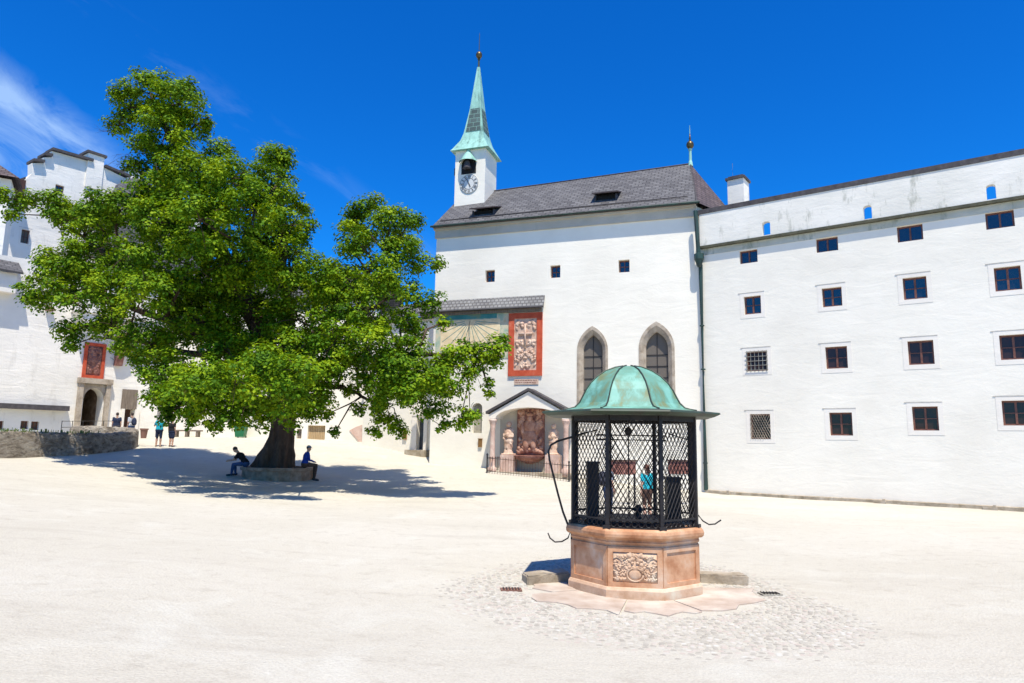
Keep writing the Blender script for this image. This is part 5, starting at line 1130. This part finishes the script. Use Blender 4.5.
# low brown boards seen behind the cage
# ============================================================ PEOPLE
def person(loc, yaw, J, cl, label, hair=(.03,.018,.012), H=1.72, hat=None, longhair=False, skirt=False, shirt_long=False):
    """J: joints in local frame (x right, y forward, z up) for a 1.72 m body; cl: shirt, legs material, shoes"""
    k = H/1.72; Mx = Matrix.Translation(loc) @ Matrix.Rotation(yaw, 4, 'Z') @ Matrix.Scale(k, 4); bm = new(); segs = []
    V_ = lambda n_: Vector(J[n_])
    def seg(a, b, r1, r2, reg):
        a, b = Vector(a), Vector(b); g_ = 1.17 if (reg in ('shirt','legs') or r1 > .03) else 1.0; r1 *= g_; r2 *= g_; add_tube(bm, [a, a.lerp(b,.33), a.lerp(b,.66), b], [r1, r1*.67+r2*.33+.004, r1*.33+r2*.67, r2], 12); add_ell(bm, a, (r1,)*3, 10); add_ell(bm, b, (r2,)*3, 10); segs.append((a, b, (r1+r2)/2, reg))
    pel, che, nek, hd = V_('pelvis'), V_('chest'), V_('neck'), V_('head')
    rx = (V_('shoulder_r')-V_('shoulder_l')).normalized()
    for s in (-1, 1):
        seg(pel+rx*.075*s, pel.lerp(che,.5)+rx*.055*s, .115, .10, 'shirt' if True else ''); seg(pel.lerp(che,.5)+rx*.055*s, che+rx*.075*s, .10, .115, 'shirt')
        seg(pel+rx*.075*s-Vector((0,0,.02)), pel+rx*.07*s-Vector((0,0,.05)), .118, .11, 'legs')
    seg(che+rx*.06, V_('shoulder_r'), .09, .062, 'shirt'); seg(che-rx*.06, V_('shoulder_l'), .09, .062, 'shirt')
    seg(nek, nek.lerp(hd,.7), .052, .050, 'skin')
    fwd = Vector(J.get('look', (0,1,0))).normalized(); hu = (hd-nek).normalized(); hr = fwd.cross(hu).normalized(); fw_ = hu.cross(hr)
    HM = Matrix((hr, fw_, hu)).transposed().to_4x4()
    add_ell(bm, hd+hu*.03, (.076,.095,.105), 16, HM); add_ell(bm, hd-hu*.045+fw_*.025, (.055,.065,.06), 12, HM); segs.append((hd-hu*.04, hd+hu*.06, .09, 'skin'))
    add_ell(bm, hd+fw_*.098-hu*.005, (.014,.018,.022), 8, HM)
    for s in (-1, 1): add_ell(bm, hd+hr*.078*s-hu*.0, (.012,.02,.03), 8, HM)
    for s, c_ in (('_l',-1),('_r',1)):
        sh_, el, wr = V_('shoulder'+s), V_('elbow'+s), V_('wrist'+s)
        seg(sh_, sh_.lerp(el,.6), .055, .047, 'shirt'); seg(sh_.lerp(el,.6), el, .043, .038, 'shirt' if shirt_long else 'skin'); seg(el, wr, .038, .026, 'shirt' if shirt_long else 'skin')
        d = (wr-el).normalized(); hv = Vector(J['hand'+s])-wr if 'hand'+s in J else d*.09; hv = hv.normalized(); side = hv.cross(Vector((0,.3,1))).normalized()
        seg(wr, wr+hv*.075, .028, .034, 'skin')
        for fi, (o_, l) in enumerate(((-.03,.058),(-.01,.07),(.01,.066),(.03,.052))):
            b0_ = wr+hv*.075+side*o_; m1_ = b0_+hv*l*.5; seg(b0_, m1_, .0095, .009, 'skin'); seg(m1_, m1_+(hv+Vector((0,0,-.5))).normalized()*l*.5, .009, .008, 'skin')
        tb = wr+hv*.03+side*.03*c_; seg(tb, tb+(hv*.6+side*c_).normalized()*.045, .011, .010, 'skin')
        hp, kn, an_ = V_('hip'+s), V_('knee'+s), V_('ankle'+s); toe = Vector(J['toe'+s])
        short = cl.get('short', False)
        seg(hp, hp.lerp(kn,.7), .088 if not skirt else .10, .066 if not skirt else .09, 'legs'); seg(hp.lerp(kn,.7), kn, .064, .054, 'skin' if short and skirt else 'legs')
        seg(kn, kn.lerp(an_,.4), .052, .052, 'skin' if short else 'legs'); seg(kn.lerp(an_,.4), an_, .052, .036, 'skin' if short else 'legs')
        seg(an_-Vector((0,0,.03)), toe, .042, .032, 'shoe'); seg(an_-Vector((0,0,.03)), an_-(toe-an_).normalized()*.05-Vector((0,0,.035)), .04, .035, 'shoe')
    bmesh.ops.transform(bm, matrix=Mx, verts=bm.verts[:]); regs = ['shirt','legs','skin','shoe']
    o = remesh(bm, 'person', .013, [cl['shirt'], cl['legs'], SKIN, cl.get('shoe', SHOE)])
    me = o.data; n = len(me.polygons); cen = np.empty(n*3); me.polygons.foreach_get('center', cen); cen = cen.reshape(-1,3)
    best = np.full(n, 9e9); idx = np.zeros(n, int)
    for a, b, r, rg in segs:
        a = np.array(Mx @ a); b = np.array(Mx @ b); d = b-a; L2 = max(1e-9, d@d); t = np.clip(((cen-a)@d)/L2, 0, 1); ds = np.linalg.norm(cen-(a+t[:,None]*d), axis=1)-r*k*1.0
        m_ = ds < best; best[m_] = ds[m_]; idx[m_] = regs.index(rg)
    me.polygons.foreach_set('material_index', idx.astype(np.int32)); me.transform(Matrix.Translation(-Vector(loc))); o.location = loc
    tag(o, label, 'person')
    # hair
    bm = new(); add_ell(bm, hd+hu*.052-fw_*.014, (.083,.098,.098), 16, HM); 
    kill = [f for f in bm.faces if (f.calc_center_median()-hd).dot(fw_) > .045 and (f.calc_center_median()-hd).dot(hu) < .075]; bmesh.ops.delete(bm, geom=kill, context='FACES')
    kill = [f for f in bm.faces if (f.calc_center_median()-hd).dot(hu) < -.02]; bmesh.ops.delete(bm, geom=kill, context='FACES')
    if longhair: add_tube(bm, [hd+hu*.06-fw_*.08, hd-fw_*.10-hu*.04, hd-fw_*.11-hu*.16], [.055,.05,.025], 10)
    bmesh.ops.solidify(bm, geom=bm.faces[:], thickness=.008)
    bmesh.ops.transform(bm, matrix=Mx, verts=bm.verts[:]); hm = mat('hair', hair, .7)[0]; obj('hair', bm, hm, o, True)
    bm = new()
    for s in (-1,1): add_ell(bm, hd+fw_*.085+hr*.03*s+hu*.022, (.012,.008,.007), 8, HM)
    bmesh.ops.transform(bm, matrix=Mx, verts=bm.verts[:]); obj('eyes', bm, M['ink'], o)
    bm = new(); add_ell(bm, hd+fw_*.084-hu*.05, (.022,.008,.005), 8, HM); bmesh.ops.transform(bm, matrix=Mx, verts=bm.verts[:]); obj('mouth', bm, mat('lips',(.35,.12,.09),.6)[0], o)
    if hat:
        bm = new(); add_ell(bm, hd+hu*.075-fw_*.005, (.092,.105,.07), 16, HM); 
        kill = [f for f in bm.faces if (f.calc_center_median()-hd).dot(hu) < .05]; bmesh.ops.delete(bm, geom=kill, context='FACES')
        add_ell(bm, hd+hu*.062+fw_*.11, (.07,.07,.008), 14, HM); bmesh.ops.transform(bm, matrix=Mx, verts=bm.verts[:]); obj('cap', bm, hat, o, True)
    return o
def stand(**kw):
    J = dict(pelvis=(0,0,.93), chest=(0,.0,1.27), neck=(0,0,1.42), head=(0,.015,1.585), shoulder_l=(-.175,0,1.38), shoulder_r=(.175,0,1.38),
      elbow_l=(-.22,-.02,1.11), elbow_r=(.22,-.02,1.11), wrist_l=(-.22,.06,.87), wrist_r=(.22,.06,.87), hip_l=(-.09,0,.88), hip_r=(.09,0,.88), knee_l=(-.10,.02,.48), knee_r=(.10,.02,.48),
      ankle_l=(-.11,0,.085), ankle_r=(.11,0,.085), toe_l=(-.13,.16,.035), toe_r=(.13,.16,.035)); J.update(kw); return J
cT = cloth('turquoise', (.02,.42,.50)); cN = cloth('navy', (.025,.035,.07)); cK = cloth('black', (.02,.018,.02)); cB = cloth('royal_blue', (.02,.06,.34)); cD = cloth('denim', (.05,.09,.20))
cG = cloth('grey', (.25,.26,.30)); cW = cloth('white', (.6,.6,.62)); cBr = cloth('brown', (.12,.065,.045)); cDk = cloth('dark_grey', (.06,.06,.075)); cKh = cloth('khaki', (.30,.22,.15))
# seated, leaning forward, at the left of the ring (facing left)
def seatz(p): return p
PL = TB+Vector((-1.42,-.65,0)); gl = gz(PL.x-.5, PL.y)
sz = TB.z+.50-gl
J = dict(pelvis=(0,-.05,sz+.12), chest=(0,.17,sz+.42), neck=(0,.28,sz+.54), head=(0,.39,sz+.65), look=(0,1,-.25), shoulder_l=(-.175,.25,sz+.49), shoulder_r=(.175,.25,sz+.49),
  elbow_l=(-.20,.42,sz+.24), elbow_r=(.20,.42,sz+.24), wrist_l=(-.06,.63,sz+.20), wrist_r=(.06,.63,sz+.22), hip_l=(-.1,.0,sz+.09), hip_r=(.1,.0,sz+.09), knee_l=(-.16,.42,sz+.06), knee_r=(.16,.42,sz+.06),
  ankle_l=(-.15,.46,.09), ankle_r=(.15,.36,.09), toe_l=(-.16,.64,.035), toe_r=(.16,.54,.035))
person(Vector((PL.x,PL.y,gl)), R(100), J, dict(shirt=cK, legs=cD), 'seated person in dark t-shirt and jeans leaning forward, left on the stone ring', H=1.92)
PR = TB+Vector((1.42,-.62,0)); g2_ = gz(PR.x+.5, PR.y); sz = TB.z+.50-g2_
J = dict(pelvis=(0,-.05,sz+.12), chest=(0,.02,sz+.46), neck=(0,.06,sz+.60), head=(0,.09,sz+.755), look=(.3,1,0), shoulder_l=(-.175,.04,sz+.56), shoulder_r=(.175,.04,sz+.56),
  elbow_l=(-.23,.10,sz+.30), elbow_r=(.23,.10,sz+.30), wrist_l=(-.13,.31,sz+.22), wrist_r=(.13,.31,sz+.22), hip_l=(-.1,.0,sz+.09), hip_r=(.1,.0,sz+.09), knee_l=(-.16,.42,sz+.07), knee_r=(.16,.42,sz+.07),
  ankle_l=(-.15,.40,.09), ankle_r=(.15,.36,.09), toe_l=(-.16,.57,.035), toe_r=(.16,.53,.035))
person(Vector((PR.x,PR.y,g2_)), R(-62), J, dict(shirt=cB, legs=cBr), 'seated person in bright blue shirt and grey cap, right on the stone ring', hat=cG, shirt_long=True, H=1.88)
def gpt(px, Y): p = at(px, 440, Y); return Vector((p.x, p.y, gz(p.x, p.y)))
p = gpt(158.5, 39.5)
person(p, R(5), stand(elbow_l=(-.30,.06,1.16), elbow_r=(.30,.06,1.16), wrist_l=(-.10,.22,1.36), wrist_r=(.10,.22,1.36)), dict(shirt=cT, legs=cN, short=True, shoe=cKh), 'person in a turquoise shirt and dark shorts standing behind the left crown edge', H=1.78, shirt_long=False)
p = gpt(171, 39.8)
person(p, R(-10), stand(ankle_l=(-.06,0,.085), toe_l=(-.08,.16,.035), knee_l=(-.06,.02,.48)), dict(shirt=cK, legs=cN, short=True), 'person in black top and short dark skirt beside the turquoise shirt', H=1.64, skirt=True, longhair=True)
p = gpt(115, 42.3)
person(p, R(30), stand(), dict(shirt=cN, legs=cDk), 'person in a dark navy top behind the low rubble wall by the gate', H=1.76)
p = gpt(130, 42.0)
o6 = person(p, R(60), stand(), dict(shirt=cW, legs=cD), 'person in a white shirt carrying a dark backpack behind the low wall', H=1.76)
def backpack(p, yaw, m, label):
    Mx = Matrix.Translation(p) @ Matrix.Rotation(yaw, 4, 'Z'); bm = new(); add_ell(bm, (0,-.24,1.22), (.16,.11,.23), 14); add_ell(bm, (0,-.32,1.13), (.12,.06,.12), 12); bmesh.ops.transform(bm, matrix=Mx, verts=bm.verts[:])
    o = obj('backpack', bm, m, None, True, origin=Mx @ Vector((0,-.24,1.0))); tag(o, label, 'backpack')
    bm = new()
    for s in (-1,1): add_tube(bm, [(.10*s,-.18,1.42),(.11*s,-.06,1.47),(.11*s,.09,1.42),(.12*s,.135,1.27),(.14*s,.06,1.08),(.12*s,-.16,1.03)], .018, 6)
    bmesh.ops.transform(bm, matrix=Mx, verts=bm.verts[:]); obj('strap', bm, m, o)
backpack(p, R(60), cN, 'dark backpack worn by the person in the white shirt by the gate')
p = gpt(646.5, 21.8); 
person(p, R(25), stand(elbow_l=(-.24,-.06,1.12), wrist_l=(-.24,-.02,.88), elbow_r=(.24,-.06,1.12)), dict(shirt=cT, legs=cBr, short=True, shoe=cKh), 'person with auburn hair in a turquoise tank top seen through the well cage', hair=(.14,.05,.025), H=1.68, longhair=True)
p = gpt(608, 22.0)
person(p, R(-60), stand(), dict(shirt=cG, legs=cD, short=False, shoe=cKh), 'person in grey top and jeans with a backpack seen through the left of the cage', hair=(.16,.07,.04), H=1.70)
backpack(p, R(-60), cDk, 'dark grey backpack of the person seen through the left of the well cage')
# display stands behind the cage
bd_m = rocky('red_brown_board', [(.3,(.16,.05,.035)),(.7,(.36,.17,.13))], 7, bd=.004)
for (px, Y, w, lb) in ((622,26.5,1.05,'low brown board stand behind the well left of the turquoise tank top'),(680,27.5,1.0,'low brown board stand behind the right part of the well cage')):
    p = gpt(px, Y); e = empty('board_stand', p, lb, 'board', 'board stands behind the well'); zt_ = at(px, 461, Y).z; bm = new(); add_box(bm, Vector((p.x,p.y,zt_-.26)), (w,.06,.5), .1); obj('board', bm, bd_m, e)
    bm = new(); add_box(bm, Vector((p.x,p.y,zt_+.02)), (w+.12,.16,.05), .1); obj('board_cap', bm, M['darkwood'], e)
    for s in (-1,1): bm = new(); add_box(bm, Vector((p.x+s*(w/2-.06),p.y,(p.z+zt_-.5)/2)), (.07,.05,zt_-.5-p.z+.05), .1); obj('leg', bm, M['iron'], e)
# ============================================================ WORLD, SUN, CAMERA
sc = bpy.context.scene; wd = bpy.data.worlds.new('World'); sc.world = wd; wd.use_nodes = True; nt = wd.node_tree; bg = nt.nodes['Background']
sun_h = Vector((.20,-.97)).normalized(); EL = R(66)
sky = N(nt, 'ShaderNodeTexSky'); sky.sky_type = 'NISHITA'; sky.sun_disc = False; sky.sun_elevation = EL; sky.sun_rotation = math.atan2(sun_h.x, sun_h.y); sky.altitude = 500; sky.air_density = 1.0; sky.dust_density = .3; sky.ozone_density = 3.0
hs = N(nt, 'ShaderNodeHueSaturation'); hs.inputs['Saturation'].default_value = 1.35; hs.inputs['Value'].default_value = 1.0; L(nt, sky.outputs[0], hs.inputs['Color'])
tint = mix(nt, 1.0, hs.outputs[0], (.14,.93,1.50), 'MULTIPLY')
tc = N(nt, 'ShaderNodeTexCoord'); sx = N(nt, 'ShaderNodeSeparateXYZ'); L(nt, tc.outputs['Generated'], sx.inputs[0])
ya = math_n(nt, 'MAXIMUM', sx.outputs[1], .05); ga_ = math_n(nt, 'DIVIDE', sx.outputs[0], ya); gb_ = math_n(nt, 'DIVIDE', sx.outputs[2], ya)
# wispy cirrus low in the left of the sky: rotated direction coordinates, stretched noise
d0_ = ray(0, 60); d1_ = ray(140, 165); p0_ = (d0_.x/d0_.y, d0_.z/d0_.y); p1_ = (d1_.x/d1_.y, d1_.z/d1_.y); ln = math.hypot(p1_[0]-p0_[0], p1_[1]-p0_[1]); cu = ((p1_[0]-p0_[0])/ln, (p1_[1]-p0_[1])/ln); cv = (-cu[1], cu[0])
def lin(a, b, c): return math_n(nt, 'ADD', math_n(nt, 'ADD', math_n(nt,'MULTIPLY',ga_,a), math_n(nt,'MULTIPLY',gb_,b)), c)
U_ = lin(cu[0], cu[1], -(p0_[0]*cu[0]+p0_[1]*cu[1])); V_2 = lin(cv[0], cv[1], -(p0_[0]*cv[0]+p0_[1]*cv[1]))
cb = N(nt, 'ShaderNodeCombineXYZ'); L(nt, math_n(nt,'MULTIPLY',U_,3.0), cb.inputs[0]); L(nt, math_n(nt,'MULTIPLY',V_2,9.0), cb.inputs[1])
nz = noise(nt, cb.outputs[0], 1.6, 9, .62, .6)
Vd = math_n(nt, 'ADD', V_2, math_n(nt,'MULTIPLY',math_n(nt,'SUBTRACT',nz,.5),.05))
def band(c, w): return math_n(nt, 'MAXIMUM', math_n(nt, 'SUBTRACT', 1.0, math_n(nt, 'DIVIDE', math_n(nt, 'ABSOLUTE', math_n(nt, 'SUBTRACT', Vd, c)), w)), 0.0)
msk = math_n(nt, 'ADD', band(-.03,.045), math_n(nt, 'ADD', math_n(nt, 'MULTIPLY', band(-.105,.07), .9), math_n(nt, 'MULTIPLY', band(-.20,.06), .8))); 
endf = math_n(nt, 'MAXIMUM', math_n(nt, 'MINIMUM', math_n(nt,'DIVIDE', math_n(nt,'SUBTRACT', .30, U_), .09), 1.0), 0.0)
f_ = math_n(nt, 'MULTIPLY', math_n(nt, 'MULTIPLY', msk, endf), ramp(nt, nz, [(.36,(0,0,0)),(.66,(1,1,1))])); f_ = math_n(nt, 'MINIMUM', math_n(nt,'MULTIPLY', f_, .8), .6)
# faint thin streak right of the tree
band2 = math_n(nt, 'MULTIPLY', math_n(nt, 'MULTIPLY', band(.16,.03), ramp(nt, nz, [(.5,(0,0,0)),(.75,(1,1,1))])), .15); f_ = math_n(nt,'MAXIMUM', f_, band2)
final = mix(nt, f_, tint, (4.4,6.2,8.6)); L(nt, final, bg.inputs['Color']); bg.inputs['Strength'].default_value = .10
sl_ = bpy.data.lights.new('sun', 'SUN'); sl_.energy = 4.8; sl_.angle = R(.53); sl_.color = (1,.93,.80); so2 = bpy.data.objects.new('sun', sl_); C.objects.link(so2)
sdir = Vector((sun_h.x*math.cos(EL), sun_h.y*math.cos(EL), math.sin(EL))); so2.rotation_euler = sdir.to_track_quat('Z','Y').to_euler(); so2.location = (0,-10,40)
cam = bpy.data.cameras.new('camera'); co_ = bpy.data.objects.new('camera', cam); C.objects.link(co_); sc.camera = co_
cam.sensor_width = 36; cam.lens = 24.0; cam.clip_end = 1500; cam.clip_start = .05
Mr = Matrix((rt, up, -fw)).transposed().to_4x4(); co_.matrix_world = Matrix.Translation(CAM) @ Mr
sc.view_settings.view_transform = 'Standard'; sc.view_settings.look = 'None'; sc.view_settings.exposure = .45; sc.view_settings.gamma = 1
sc.render.engine = 'CYCLES'; sc.render.resolution_x = 1024; sc.render.resolution_y = 683; sc.cycles.max_bounces = 6
